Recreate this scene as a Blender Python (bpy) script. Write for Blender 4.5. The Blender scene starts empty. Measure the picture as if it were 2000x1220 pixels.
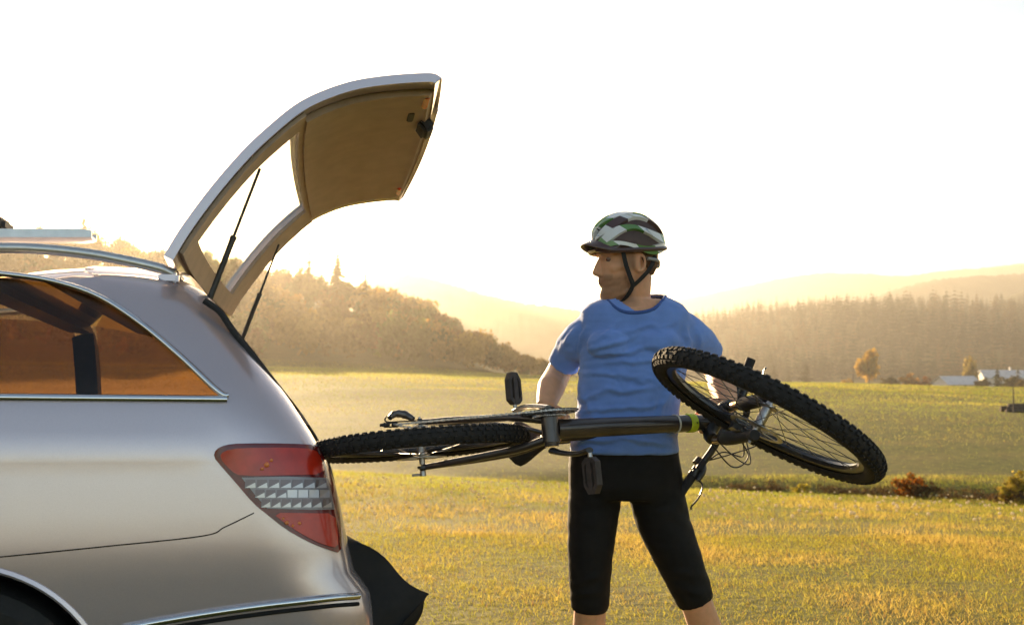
import bpy, bmesh, math, random
import numpy as np
from mathutils import Vector, Matrix, noise as mnoise
R = math.radians
random.seed(7); rng = np.random.default_rng(7)
scene = bpy.context.scene
COL = scene.collection

# ------------------------------------------------------------------ camera
F_PX = 1700.0; CAMZ = 1.47; HOR = 650.0
cam_d = bpy.data.cameras.new('camera'); cam = bpy.data.objects.new('camera', cam_d); COL.objects.link(cam)
cam.location = (0, 0, CAMZ); cam.rotation_euler = (R(90), 0, 0)
cam_d.sensor_width = 36.0; cam_d.lens = F_PX / 2000.0 * 36.0
cam_d.shift_y = (HOR - 610.0) / 2000.0
cam_d.clip_start = 0.05; cam_d.clip_end = 20000
cam_d.dof.use_dof = True; cam_d.dof.focus_distance = 2.85; cam_d.dof.aperture_fstop = 4.0
scene.camera = cam

# ------------------------------------------------------------------ sky, sun, exposure
SUN_AZ = R(-21.0); SUN_EL = R(9.0)
world = bpy.data.worlds.new('World'); scene.world = world; world.use_nodes = True
wn = world.node_tree.nodes; wl = world.node_tree.links
bg = wn['Background']; sky = wn.new('ShaderNodeTexSky'); sky.sky_type = 'NISHITA'
sky.sun_disc = False; sky.sun_elevation = SUN_EL; sky.sun_rotation = SUN_AZ
sky.altitude = 600; sky.air_density = 1.0; sky.dust_density = 0.9; sky.ozone_density = 0.6
tnt = wn.new('ShaderNodeMixRGB'); tnt.blend_type = 'MULTIPLY'; tnt.inputs[0].default_value = 1; tnt.inputs[2].default_value = (1.0, .955, .90, 1)
wl.new(sky.outputs[0], tnt.inputs[1]); wl.new(tnt.outputs[0], bg.inputs[0]); bg.inputs[1].default_value = 0.068
sun_d = bpy.data.lights.new('sun', 'SUN'); sun_d.energy = 5.0; sun_d.angle = R(0.6); sun_d.color = (1.0, 0.74, 0.44)
sun = bpy.data.objects.new('sun', sun_d); COL.objects.link(sun)
sdir = Vector((math.sin(SUN_AZ)*math.cos(SUN_EL), math.cos(SUN_AZ)*math.cos(SUN_EL), math.sin(SUN_EL)))
sun.rotation_euler = (-sdir).to_track_quat('-Z', 'Y').to_euler(); sun.location = (-20, 50, 30)
vs = scene.view_settings
vs.view_transform = 'Standard'; vs.look = 'None'; vs.exposure = 2.2; vs.gamma = 1.0; vs.use_curve_mapping = False
cy = scene.cycles
cy.use_denoising = True; cy.max_bounces = 8; cy.transparent_max_bounces = 16; cy.volume_bounces = 0
cy.use_adaptive_sampling = True; cy.adaptive_threshold = 0.02; cy.sample_clamp_indirect = 6.0
cy.caustics_reflective = False; cy.caustics_refractive = False

# ------------------------------------------------------------------ helpers
def P(px, py, d):
    """point seen at photo pixel (px,py) at depth d"""
    return Vector(((px-1000)/F_PX*d, d, CAMZ+(HOR-py)/F_PX*d))
def tag(o, label=None, cat=None, group=None, kind=None):
    if label: o['label'] = label
    if cat: o['category'] = cat
    if group: o['group'] = group
    if kind: o['kind'] = kind
    return o
def empty(name, loc=(0,0,0)):
    o = bpy.data.objects.new(name, None); COL.objects.link(o); o.location = loc; o.empty_display_size = .1
    return o
def link(name, me, mat=None, parent=None):
    o = bpy.data.objects.new(name, me); COL.objects.link(o)
    if mat is not None and len(me.materials) == 0: me.materials.append(mat)
    if parent is not None:
        o.parent = parent
        o.matrix_parent_inverse = Matrix.Translation(-WLOC(parent))
    return o
def WLOC(o):
    v = o.location.copy()
    if o.parent: v = v + WLOC(o.parent) + o.matrix_parent_inverse.translation
    return v
def smooth(me, ang=40):
    me.polygons.foreach_set('use_smooth', np.ones(len(me.polygons), dtype=bool))
    if ang: me.set_sharp_from_angle(angle=R(ang))
    return me
def mesh_np(name, verts, faces, mat=None, parent=None, sm=None, attr=None):
    """verts (n,3), faces (m,k) numpy -> object (world coordinates)"""
    verts = np.asarray(verts, dtype=np.float32); faces = np.asarray(faces, dtype=np.int32)
    me = bpy.data.meshes.new(name); m, k = faces.shape
    me.vertices.add(len(verts)); me.vertices.foreach_set('co', verts.ravel())
    me.loops.add(m*k); me.loops.foreach_set('vertex_index', faces.ravel())
    me.polygons.add(m); me.polygons.foreach_set('loop_start', np.arange(m, dtype=np.int32)*k)
    me.update(calc_edges=True); me.validate()
    if attr is not None:
        a = me.attributes.new('tint', 'FLOAT_COLOR', 'POINT')
        c = np.ones((len(verts), 4), dtype=np.float32); c[:, :3] = attr; a.data.foreach_set('color', c.ravel())
    if sm: smooth(me, sm)
    return link(name, me, mat, parent)
def mesh_bm(name, bm, mat=None, parent=None, sm=None):
    me = bpy.data.meshes.new(name); bm.normal_update(); bm.to_mesh(me); bm.free()
    if sm: smooth(me, sm)
    return link(name, me, mat, parent)
def frame_of(d):
    d = Vector(d).normalized(); a = Vector((0,0,1)) if abs(d.z) < .9 else Vector((1,0,0))
    s = d.cross(a).normalized(); return s, s.cross(d).normalized()
def tube_into(bm, pts, rad, n=12, cap=True, flat=None):
    """sweep a circle (or ellipse when flat=(vec,ratio)) along pts; rad number or list"""
    pts = [Vector(p) for p in pts]; m = len(pts)
    if not hasattr(rad, '__len__'): rad = [rad]*m
    rings = []; s = None
    for i, p in enumerate(pts):
        t = (pts[min(i+1, m-1)]-pts[max(i-1, 0)]).normalized()
        if s is None: s, u = frame_of(t)
        else:
            s = (s-t*s.dot(t)).normalized()
        if flat is not None:
            fv = Vector(flat[0]); s = (fv-t*fv.dot(t)).normalized()
        u = t.cross(s).normalized(); ru = rad[i]*(flat[1] if flat else 1)
        rings.append([bm.verts.new(p+s*(rad[i]*math.cos(2*math.pi*k/n))+u*(ru*math.sin(2*math.pi*k/n))) for k in range(n)])
    for a, b in zip(rings, rings[1:]):
        for k in range(n): bm.faces.new((a[k], a[(k+1) % n], b[(k+1) % n], b[k]))
    if cap:
        bm.faces.new(list(reversed(rings[0]))); bm.faces.new(rings[-1])
    return rings
def tube(name, pts, rad, mat, parent=None, n=12, sm=40, flat=None):
    bm = bmesh.new(); tube_into(bm, pts, rad, n, True, flat); bmesh.ops.recalc_face_normals(bm, faces=bm.faces)
    return mesh_bm(name, bm, mat, parent, sm)
def spline(pts, n):
    """Catmull-Rom through pts, n samples"""
    pts = [Vector(p) for p in pts]; m = len(pts); out = []
    for i in range(n):
        t = i/(n-1)*(m-1); k = min(int(t), m-2); f = t-k
        p0 = pts[max(k-1,0)]; p1 = pts[k]; p2 = pts[k+1]; p3 = pts[min(k+2,m-1)]
        out.append(.5*((2*p1)+(p2-p0)*f+(2*p0-5*p1+4*p2-p3)*f*f+(3*p1-p0-3*p2+p3)*f**3))
    return out
def box_into(bm, c, ax, ay, az):
    c = Vector(c); ax, ay, az = Vector(ax), Vector(ay), Vector(az)
    v = [bm.verts.new(c+ax*i+ay*j+az*k) for k in (-1,1) for j in (-1,1) for i in (-1,1)]
    for f in ((0,2,3,1),(4,5,7,6),(0,1,5,4),(2,6,7,3),(0,4,6,2),(1,3,7,5)): bm.faces.new([v[q] for q in f])
    return v
def lathe_into(bm, c, axis, prof, n=24):
    """revolve prof [(offset along axis, radius)] about axis through c"""
    c = Vector(c); axis = Vector(axis).normalized(); s, u = frame_of(axis); rings = []
    for h, r in prof:
        rings.append([bm.verts.new(c+axis*h+(s*math.cos(2*math.pi*k/n)+u*math.sin(2*math.pi*k/n))*max(r, 1e-5)) for k in range(n)])
    for a, b in zip(rings, rings[1:]):
        for k in range(n): bm.faces.new((a[k], a[(k+1) % n], b[(k+1) % n], b[k]))
    return rings

MATS = {}
def pm(name, col, rough=.5, metal=0.0, coat=0.0, var=0.0, scale=8.0, bump=0.0, bscale=60.0, trans=0.0, spec=.5, sheen=0.0):
    """procedural principled material: noise-mottled colour, optional fine bump"""
    if name in MATS: return MATS[name]
    m = bpy.data.materials.new(name); m.use_nodes = True; nt = m.node_tree; b = nt.nodes['Principled BSDF']
    b.inputs['Base Color'].default_value = (*col, 1); b.inputs['Roughness'].default_value = rough
    b.inputs['Metallic'].default_value = metal; b.inputs['Coat Weight'].default_value = coat
    b.inputs['Coat Roughness'].default_value = .04; b.inputs['Specular IOR Level'].default_value = spec
    b.inputs['Transmission Weight'].default_value = trans; b.inputs['Sheen Weight'].default_value = sheen
    tc = nt.nodes.new('ShaderNodeTexCoord')
    if var:
        nz = nt.nodes.new('ShaderNodeTexNoise'); nz.inputs['Scale'].default_value = scale; nz.inputs['Detail'].default_value = 6
        rp = nt.nodes.new('ShaderNodeValToRGB'); rp.color_ramp.elements[0].position = .3; rp.color_ramp.elements[1].position = .7
        rp.color_ramp.elements[0].color = (*[max(0, c*(1-var)) for c in col], 1)
        rp.color_ramp.elements[1].color = (*[min(1, c*(1+var)) for c in col], 1)
        nt.links.new(tc.outputs['Object'], nz.inputs['Vector']); nt.links.new(nz.outputs[0], rp.inputs[0])
        nt.links.new(rp.outputs[0], b.inputs['Base Color'])
    if bump:
        n2 = nt.nodes.new('ShaderNodeTexNoise'); n2.inputs['Scale'].default_value = bscale; n2.inputs['Detail'].default_value = 4
        bp = nt.nodes.new('ShaderNodeBump'); bp.inputs['Strength'].default_value = bump; bp.inputs['Distance'].default_value = .01
        nt.links.new(tc.outputs['Object'], n2.inputs['Vector']); nt.links.new(n2.outputs[0], bp.inputs['Height'])
        nt.links.new(bp.outputs[0], b.inputs['Normal'])
    MATS[name] = m; return m
def leafmat(name, transl=.5, tint=(1,1,1), rough=.6):
    """two-sided leaf / blade: per-piece 'tint' attribute, diffuse + translucent"""
    m = bpy.data.materials.new(name); m.use_nodes = True; nt = m.node_tree
    nt.nodes.remove(nt.nodes['Principled BSDF']); out = nt.nodes['Material Output']
    at = nt.nodes.new('ShaderNodeAttribute'); at.attribute_name = 'tint'
    mx = nt.nodes.new('ShaderNodeMixRGB'); mx.blend_type = 'MULTIPLY'; mx.inputs[0].default_value = 1; mx.inputs[2].default_value = (*tint, 1)
    nt.links.new(at.outputs['Color'], mx.inputs[1])
    d = nt.nodes.new('ShaderNodeBsdfDiffuse'); t = nt.nodes.new('ShaderNodeBsdfTranslucent'); ms = nt.nodes.new('ShaderNodeMixShader')
    ms.inputs[0].default_value = transl
    nt.links.new(mx.outputs[0], d.inputs[0]); nt.links.new(mx.outputs[0], t.inputs[0])
    nt.links.new(d.outputs[0], ms.inputs[1]); nt.links.new(t.outputs[0], ms.inputs[2]); nt.links.new(ms.outputs[0], out.inputs[0])
    MATS[name] = m; return m

# ------------------------------------------------------------------ terrain
def sstep(a, b, x): t = np.clip((x-a)/(b-a), 0, 1); return t*t*(3-2*t)
def fbm(x, y, s, seed=0, octv=4):
    """cheap smooth value noise, vectorised"""
    out = np.zeros_like(x, dtype=float); amp = 1.0; tot = 0
    for o in range(octv):
        xs, ys = x/s+seed*17.3+o*5.1, y/s-seed*9.7+o*3.3
        xi, yi = np.floor(xs), np.floor(ys); fx, fy = xs-xi, ys-yi; fx = fx*fx*(3-2*fx); fy = fy*fy*(3-2*fy)
        h = lambda a, b: np.modf(np.abs(np.sin(a*127.1+b*311.7)*43758.5453))[0]
        v = (h(xi,yi)*(1-fx)+h(xi+1,yi)*fx)*(1-fy)+(h(xi,yi+1)*(1-fx)+h(xi+1,yi+1)*fx)*fy
        out += amp*v; tot += amp; amp *= .5; s = s/2
    return out/tot
AL = (np.array([-1500,-800,0,200,350,500,660,800,900,1000,1090,1250])-1000)/F_PX
ZL = np.array([40,36,32,27,22,16,11,4,-4,-13,-20,-24.])
AR = (np.array([900,1100,1250,1380,1500,1650,1800,2000,2400,3000])-1000)/F_PX
ZR = np.array([-28,-18,0,12,24,34,35,30,36,40.])
def ditch_y(x): return np.clip(23.5-.22*x, 19.5, 29)
def terr(x, y):
    x = np.asarray(x, float); y = np.asarray(y, float)
    ys = np.maximum(y, 1.0); a = x/ys
    near = -.12*(np.maximum(y, -1)-3)
    near = near+.05*(fbm(x, y, 2.2, 1)-.5)*sstep(3, 8, y)-.032*x*sstep(6, 19, y)*(np.abs(a) < 3)
    far = -2.55-(y-24)*.03-.03*x*np.minimum(ys/200, 1)+2.6*(fbm(x, y, 55, 2, 3)-.5)*sstep(28, 80, y)*(1-.6*sstep(150, 190, y))-.02*np.maximum(y-165, 0)*sstep(-.05, .12, a)
    yd = ditch_y(x); w = sstep(yd-1.5, yd+3, y)
    z = near*(1-w)+far*w-.4*np.exp(-((y-yd-.6)/1.0)**2)*sstep(-3, 4, x)
    zl = np.interp(a, AL, ZL)
    wl_ = sstep(192, 330, y)*(1-sstep(.03, .13, a))*(1-sstep(430, 640, y))
    z = z*(1-wl_)+zl*wl_
    zr = np.interp(a, AR, ZR)+14*(fbm(x, y, 170, 3, 3)-.5)
    wr = sstep(500, 1100, y)*sstep(-.12, .05, a)
    z = z*(1-wr)+zr*wr
    wv = sstep(1150, 1700, y); z = z*(1-wv)-45*wv
    wv2 = sstep(500, 800, y)*(1-sstep(-.12, .05, a)); z = z*(1-wv2)+np.maximum(z, -38)*0*wv2-34*wv2
    return z
dist = np.concatenate([[0.0], np.geomspace(.6, 30, 110), np.geomspace(31, 1800, 150), [2600, 4000, 7000]])
ang = np.concatenate([np.linspace(-180, -50, 27)[:-1], np.linspace(-50, 50, 241), np.linspace(50, 180, 27)[1:-1]])
A, D = np.meshgrid(np.radians(ang), dist)
gx = D*np.sin(A); gy = D*np.cos(A)
gz = terr(gx, np.maximum(gy, -4000)); 
V = np.stack([gx, gy, gz], -1).reshape(-1, 3); nA = len(ang); nD = len(dist)
I = np.arange(nD*nA).reshape(nD, nA); J = np.roll(I, -1, 1)
Fq = np.stack([I[:-1], I[1:], J[1:], J[:-1]], -1).reshape(-1, 4)
def ground_mat():
    m = bpy.data.materials.new('meadow_turf'); m.use_nodes = True; nt = m.node_tree; b = nt.nodes['Principled BSDF']
    b.inputs['Roughness'].default_value = .95; b.inputs['Specular IOR Level'].default_value = .1
    tc = nt.nodes.new('ShaderNodeNewGeometry')
    def nz(sc, det=6):
        n = nt.nodes.new('ShaderNodeTexNoise'); n.inputs['Scale'].default_value = sc; n.inputs['Detail'].default_value = det
        nt.links.new(tc.outputs['Position'], n.inputs['Vector']); return n
    n1, n2 = nz(.35), nz(3.0)
    r1 = nt.nodes.new('ShaderNodeValToRGB'); e = r1.color_ramp.elements
    e[0].position = .3; e[0].color = (.075, .085, .020, 1); e[1].position = .7; e[1].color = (.17, .13, .04, 1)
    r2 = nt.nodes.new('ShaderNodeValToRGB'); e = r2.color_ramp.elements
    e[0].position = .35; e[0].color = (.05, .045, .018, 1); e[1].position = .6; e[1].color = (.13, .125, .03, 1)
    mx = nt.nodes.new('ShaderNodeMixRGB'); mx.inputs[0].default_value = .5
    nt.links.new(n1.outputs[0], r1.inputs[0]); nt.links.new(n2.outputs[0], r2.inputs[0])
    nt.links.new(r1.outputs[0], mx.inputs[1]); nt.links.new(r2.outputs[0], mx.inputs[2]); nt.links.new(mx.outputs[0], b.inputs['Base Color'])
    bp = nt.nodes.new('ShaderNodeBump'); bp.inputs['Strength'].default_value = .6; bp.inputs['Distance'].default_value = .05
    n3 = nz(9.0); nt.links.new(n3.outputs[0], bp.inputs['Height']); nt.links.new(bp.outputs[0], b.inputs['Normal'])
    return m
tag(mesh_np('ground', V, Fq, ground_mat(), sm=0), kind='structure').data.polygons.foreach_set('use_smooth', np.ones(len(Fq), bool))

# grass: real blades, sized up with distance
def grass(name, n, y0, y1, amax, h, w, seg, label, power=1.0, cond=None, green=0.0):
    u = rng.random(n)
    y = (y0**power+(y1**power-y0**power)*u)**(1/power)
    x = (rng.random(n)*2-1)*(amax*y+1.0)
    cl = fbm(x, y, max(.6, y0*.09), 5); keep = rng.random(n) < (.25+1.1*cl)
    if cond is not None: keep &= cond(x, y)
    x, y = x[keep], y[keep]; n = len(x)
    z = terr(x, y)
    big = fbm(x, y, 5.0 if y1 < 40 else 30.0, 8); mid = fbm(x, y, 1.1 if y1 < 40 else 9.0, 9)
    sc_ = np.sqrt(y/y1) if y1 < 40 else np.clip(y/90, .35, 1.6)
    H = h*(.5+rng.random(n)*.8)*(.45+1.1*mid)*sc_
    W = w*(.6+.8*rng.random(n))*sc_
    th = rng.random(n)*2*np.pi; lean = .15+.75*rng.random(n); la = rng.random(n)*2*np.pi
    base = np.stack([x, y, z-.01], -1); side = np.stack([np.cos(th), np.sin(th), 0*th], -1)*W[:, None]*.5
    up = np.stack([np.cos(la)*lean, np.sin(la)*lean, np.ones(n)], -1); up *= (H/np.linalg.norm(up, axis=1))[:, None]
    sag = np.stack([np.cos(la), np.sin(la), -0.5*np.ones(n)], -1)*(H*.25)[:, None]
    if seg == 1:
        vs_ = np.stack([base-side, base+side, base+up], 1).reshape(-1, 3); f = np.arange(3*n).reshape(n, 3); k = 3
    else:
        mm = base+up*.55
        vs_ = np.stack([base-side, base+side, mm-side*.8, mm+side*.8, base+up+sag*.6], 1).reshape(-1, 3); k = 5
        o = np.arange(n)[:, None]*5
        f = np.concatenate([o+np.array([[0, 1, 3]]), o+np.array([[0, 3, 2]]), o+np.array([[2, 3, 4]])])
    cA = np.array([.35, .31, .04]); cB = np.array([.55, .38, .10]); cC = np.array([.17, .20, .025]); cD = np.array([.28, .15, .05])
    gv = green if y1 >= 40 else (sstep(12, 23, y)*.75)[:, None]
    cA = cA*(1-gv)+np.array([.36, .39, .06])*gv; cB = cB*(1-gv)+np.array([.42, .38, .09])*gv
    q = np.clip((big-.32)/.36+.25*(rng.random(n)-.5), 0, 1)[:, None]
    c = cC*(1-q)+cA*q
    q2 = np.clip((mid-.42)*2.2+.5*(rng.random(n)-.5)+.1, 0, 1)[:, None]; c = c*(1-q2)+cB*q2
    br = (rng.random(n) < .10)[:, None]; c = np.where(br, cD, c)*(.7+.6*rng.random(n))[:, None]
    return tag(mesh_np(name, vs_, f, MATS['grass'], attr=np.repeat(c, k, 0)), label, 'grass', kind='stuff')
leafmat('grass', .55)
not_ditch = lambda x, y: np.abs(y-ditch_y(x)-.6) > .9*rng.random(len(x))
grass('meadow_grass', 230000, 3.6, 10, .72, .058, .0045, 2, 'short sunlit yellow green meadow grass around the cyclist', 1.6)
grass('slope_grass', 240000, 9.6, 25, .74, .09, .011, 1, 'short dry grass on the slope down to the ditch', 1.6, not_ditch)
grass('field_grass', 330000, 24, 215, .80, .16, .055, 1, 'pale green grass covering the wide field beyond the ditch', 1.3, None, .85)

grass('weed_tufts', 90000, 3.8, 20, .72, .15, .007, 2, 'taller darker weed tufts scattered through the meadow grass', 1.5, lambda x, y: fbm(x, y, .55, 77, 2) > .66)
# ------------------------------------------------------------------ mountains (structure) : real ridges with depth
def ridge(name, prof, d, base, depth, col, seed, tree=0.0):
    pxs = np.array([p[0] for p in prof], float); pys = np.array([p[1] for p in prof], float)
    n = 260; q = np.linspace(pxs[0], pxs[-1], n); top = CAMZ+(HOR-np.interp(q, pxs, pys))/F_PX*d
    # smooth the polyline a little and add tree-crown raggedness
    k = np.ones(7)/7; top = np.convolve(np.pad(top, 3, 'edge'), k, 'valid')
    x0 = (q-1000)/F_PX*d
    rows = []; T = np.linspace(-1, 1, 25)
    for t in T:
        hgt = np.cos(t*np.pi/2)**1.3
        yy = d+t*depth+0*q; zz = base+(top-base)*hgt
        zz = zz+(fbm(x0, yy, d*.06, seed)-.5)*(top-base)*.35*(1-hgt)*hgt*2+tree*(rng.random(n)-.5)*hgt
        rows.append(np.stack([x0*(yy/d*.5+.5), yy, zz], -1))
    V = np.array(rows).reshape(-1, 3); I = np.arange(len(T)*n).reshape(len(T), n)
    Fc = np.stack([I[:-1, :-1], I[:-1, 1:], I[1:, 1:], I[1:, :-1]], -1).reshape(-1, 4)
    o = mesh_np(name, V, Fc, pm(name+'_forest', col, .95, var=.45, scale=.02, spec=.1), sm=180)
    return tag(o, kind='structure')
ridge('mountain', [(300,640),(520,600),(690,560),(760,540),(810,536),(860,548),(930,570),(1010,590),(1110,602),(1200,622),(1330,645),(1420,660)], 1250, -60, 260, (.07,.07,.035), 11, 4)
ridge('mountain', [(900,650),(1050,625),(1200,600),(1330,585),(1440,562),(1520,543),(1600,533),(1680,534),(1760,540),(1850,528),(1930,522),(2000,515),(2150,505),(2400,520),(2800,600)], 2900, -80, 500, (.06,.065,.045), 12, 6)
ridge('mountain', [(1560,640),(1640,610),(1700,585),(1760,562),(1820,547),(1880,541),(1950,537),(2020,533),(2200,520),(2500,560),(2800,620)], 1900, -70, 320, (.06,.062,.035), 13, 6)
ridge('mountain', [(1780,640),(1880,612),(1940,595),(1975,578),(2010,565),(2100,548),(2300,540),(2600,600)], 1400, -50, 180, (.12,.08,.035), 14, 5)
ridge('mountain', [(-900,470),(-500,450),(-200,470),(0,510),(200,560),(420,610),(600,650)], 1500, -50, 300, (.09,.085,.04), 15, 5)

# ------------------------------------------------------------------ vegetation builders (numpy soup, leaf-sized faces)
def leaf_cloud(n, rad, squash=1.0, size=.35, lobes=9, seed=0, hollow=.55, ls=1.0, spread=.62):
    """n leaf quads spread through an uneven crown of unit-ish lobes; returns verts (n,4,3) and a shade factor"""
    r = np.random.default_rng(seed)
    cen = r.normal(size=(lobes, 3)); cen /= np.linalg.norm(cen, axis=1)[:, None]; cen *= (r.random((lobes, 1))**.5)*spread
    cen[:, 2] *= squash; lr = (.30+.28*r.random(lobes))*ls
    w = lr**2/np.sum(lr**2); k = r.choice(lobes, n, p=w)
    d = r.normal(size=(n, 3)); d /= np.linalg.norm(d, axis=1)[:, None]
    rr = (hollow+(1-hollow)*r.random(n))**.8
    p = (cen[k]+d*(lr[k]*rr)[:, None])*rad
    nrm = d+r.normal(size=(n, 3))*.7; nrm /= np.linalg.norm(nrm, axis=1)[:, None]
    a = np.cross(nrm, r.normal(size=(n, 3))); a /= np.linalg.norm(a, axis=1)[:, None]; b = np.cross(nrm, a)
    s = size*(.5+r.random(n))[:, None]
    q = np.stack([p-a*s-b*s*.6, p+a*s-b*s*.6, p+a*s+b*s*.6, p-a*s+b*s*.6], 1)
    return q, .75+.5*r.random(n)
def merge_clouds(parts):
    """parts: list of (quads, colours) -> verts, faces, colours"""
    Q = np.concatenate([p[0] for p in parts]); C = np.concatenate([p[1] for p in parts])
    n = len(Q); return Q.reshape(-1, 3), np.arange(4*n).reshape(n, 4), np.repeat(C, 4, 0)
def place(q, x, y, z, s, sz=None, rot=0):
    c, sn = math.cos(rot), math.sin(rot); o = q.copy(); sz = sz or s
    o[..., 0], o[..., 1] = (q[..., 0]*c-q[..., 1]*sn)*s, (q[..., 0]*sn+q[..., 1]*c)*s
    o[..., 2] = q[..., 2]*sz
    return o+np.array([x, y, z])
leafmat('leaves', .45)
BARK = pm('bark', (.10, .07, .05), .9, var=.4, scale=5, bump=.4)
AUT = np.array([[.20,.13,.035],[.26,.15,.03],[.13,.12,.03],[.10,.11,.03],[.30,.19,.04],[.17,.09,.03]])
PROTO = [leaf_cloud(620, 1.0, .9, .080, 10, 40+i, .35) for i in range(7)]
def wood(name, label, pts, hts, cols, sq=1.0):
    parts = []
    for (x, y), h, c in zip(pts, hts, cols):
        q, sh = PROTO[rng.integers(7)]; z = float(terr(x, y))
        parts.append((place(q, x, y, z+h*.55, h*.42, h*.50*sq, rng.random()*6.28), sh[:, None]*c[None]))
    v, f, c = merge_clouds(parts)
    return tag(mesh_np(name, v, f, MATS['leaves'], attr=c), label, 'wood', kind='stuff')
pts = []
while len(pts) < 620:
    a = rng.uniform(-.95, .075); y = 196+rng.random()**1.3*190
    edge = 197+18*float(fbm(np.array([a*200]), np.array([0.]), 14, 21)[0])
    if y > edge and (a < -.02 or y < 330): pts.append((a*y, y))
wood('autumn_wood', 'hazy autumn wood covering the hill beside the field', pts, (8+7*rng.random(620))*np.clip([1-(p[0]/p[1]+.1)*3.6 for p in pts], .38, 1),
     AUT[rng.integers(0, 6, 620)]*(.75+.5*rng.random((620, 1))))

def conifer_quads(h, r, layers, seed, per=9, skip=0.0, ex=.85):
    """spruce: tiers of drooping branch blades round a spine"""
    g = np.random.default_rng(seed); out = []
    for i in range(layers):
        t = i/(layers-1); zc = h*(.10+.88*t); rr = r*(1-t)**ex*(.55+.8*g.random())+.02*h*(1-t)+.004*h
        for k in range(per):
            if (t > .9 and k % 2) or g.random() < skip: continue
            a = 2*np.pi*(k+g.random()*.8)/per; l = rr*(.65+.6*g.random()); wd = l*.34+.01*h; dr = -.28*l-.02*h*g.random()
            dx, dy = np.cos(a), np.sin(a)
            p0 = np.array([0, 0, zc+.035*h]); p1 = np.array([dx*l*.6-dy*wd, dy*l*.6+dx*wd, zc+dr*.3]); p2 = np.array([dx*l, dy*l, zc+dr]); p3 = np.array([dx*l*.6+dy*wd, dy*l*.6-dx*wd, zc+dr*.3])
            out.append([p0, p1, p2, p3])
    return np.array(out)
CPROTO = [conifer_quads(1, .15+.012*i, 7+i % 4, 60+i, 6) for i in range(10)]
pts = []
while len(pts) < 2300:
    a = rng.uniform(.06, .78); y = 470+rng.random()**.9*690
    z0 = float(terr(a*y, y))
    if y > 560+60*float(fbm(np.array([a*900]), np.array([0.]), 60, 22)[0]): pts.append((a*y, y))
parts = []
for x, y in pts:
    q = CPROTO[rng.integers(10)]; h = (7+22*float(fbm(np.array([x]), np.array([y]), 90, 23)[0]))*(.65+.6*rng.random()); c = np.array([.045, .058, .026]) if fbm(np.array([x]), np.array([y]), 140, 24)[0]+.25*rng.random() < .68 else np.array([.13, .085, .03])
    parts.append((place(q, x, y, float(terr(x, y))-.5, h*1.25, h, rng.random()*6.28), (c*(.7+.6*rng.random()))[None].repeat(len(q), 0)))
v, f, c = merge_clouds(parts)
tag(mesh_np('spruce_wood', v, f, MATS['leaves'], attr=c), 'dense dark spruce wood covering the far ridge', 'wood', kind='stuff')

def conifer_tree(px, base_py, d, h, r, label, col=(.06,.07,.03), layers=14, group=None):
    p = P(px, base_py, d); z = float(terr(p.x, p.y)) if base_py is None else p.z
    e = empty('spruce_tree', (p.x, p.y, z))
    tube('trunk', [Vector((p.x, p.y, z-.5)), Vector((p.x, p.y, z+h*.95))], [h*.016, h*.003], BARK, e, 7)
    q = conifer_quads(h, r*1.45, int(layers*1.4), int(px)+5, 9, .28, .72)+np.array([p.x, p.y, z]); n = len(q)
    cc = np.array(col)[None]*(.7+.6*rng.random((n, 1)))
    mesh_np('crown', q.reshape(-1, 3), np.arange(4*n).reshape(n, 4), MATS['leaves'], e, attr=np.repeat(cc, 4, 0))
    return tag(e, label, 'tree', group)
def onground(px, d):
    x = (px-1000)/F_PX*d; return HOR-(float(terr(x, d))-CAMZ)*F_PX/d
def py_of(px, d): return onground(px, d)
conifer_tree(660, py_of(660, 300), 300, 22, 3.6, 'tallest spruce standing out above the autumn wood', (.10,.085,.03))
conifer_tree(604, py_of(604, 305), 305, 21, 2.0, 'thin wispy spruce beside the tallest one on the wooded hill', (.10,.085,.03))
conifer_tree(714, py_of(714, 300), 300, 17, 2.6, 'short spruce on the wood skyline to the downhill side of the tallest', (.10,.085,.03))
conifer_tree(808, py_of(808, 300), 300, 13, 2.6, 'small spruce low on the shoulder of the wooded hill', (.09,.075,.03))
conifer_tree(164, py_of(164, 300), 300, 20, 2.4, 'lone spruce tip rising behind the roof carrier', (.10,.085,.03))
for px, d, h, lb in ((1512,455,11,'small dark spruce at the ridge foot, mid-sized of three'),(1574,440,13,'dark spruce at the ridge foot, tallest of three'),(1540,470,9,'tiny dark spruce at the ridge foot, smallest of three')):
    conifer_tree(px, py_of(px, d), d, h, h*.2, lb, (.05,.055,.025), 10, 'small spruces at the foot of the ridge')
conifer_tree(1948, py_of(1948, 300), 300, 8.5, 1.6, 'dark spruce between the two pale roofed houses', (.04,.05,.025), 12)
conifer_tree(1988, py_of(1988, 330), 330, 9.5, 1.6, 'dark spruce behind the long pale roofed house', (.04,.05,.025), 12)

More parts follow.
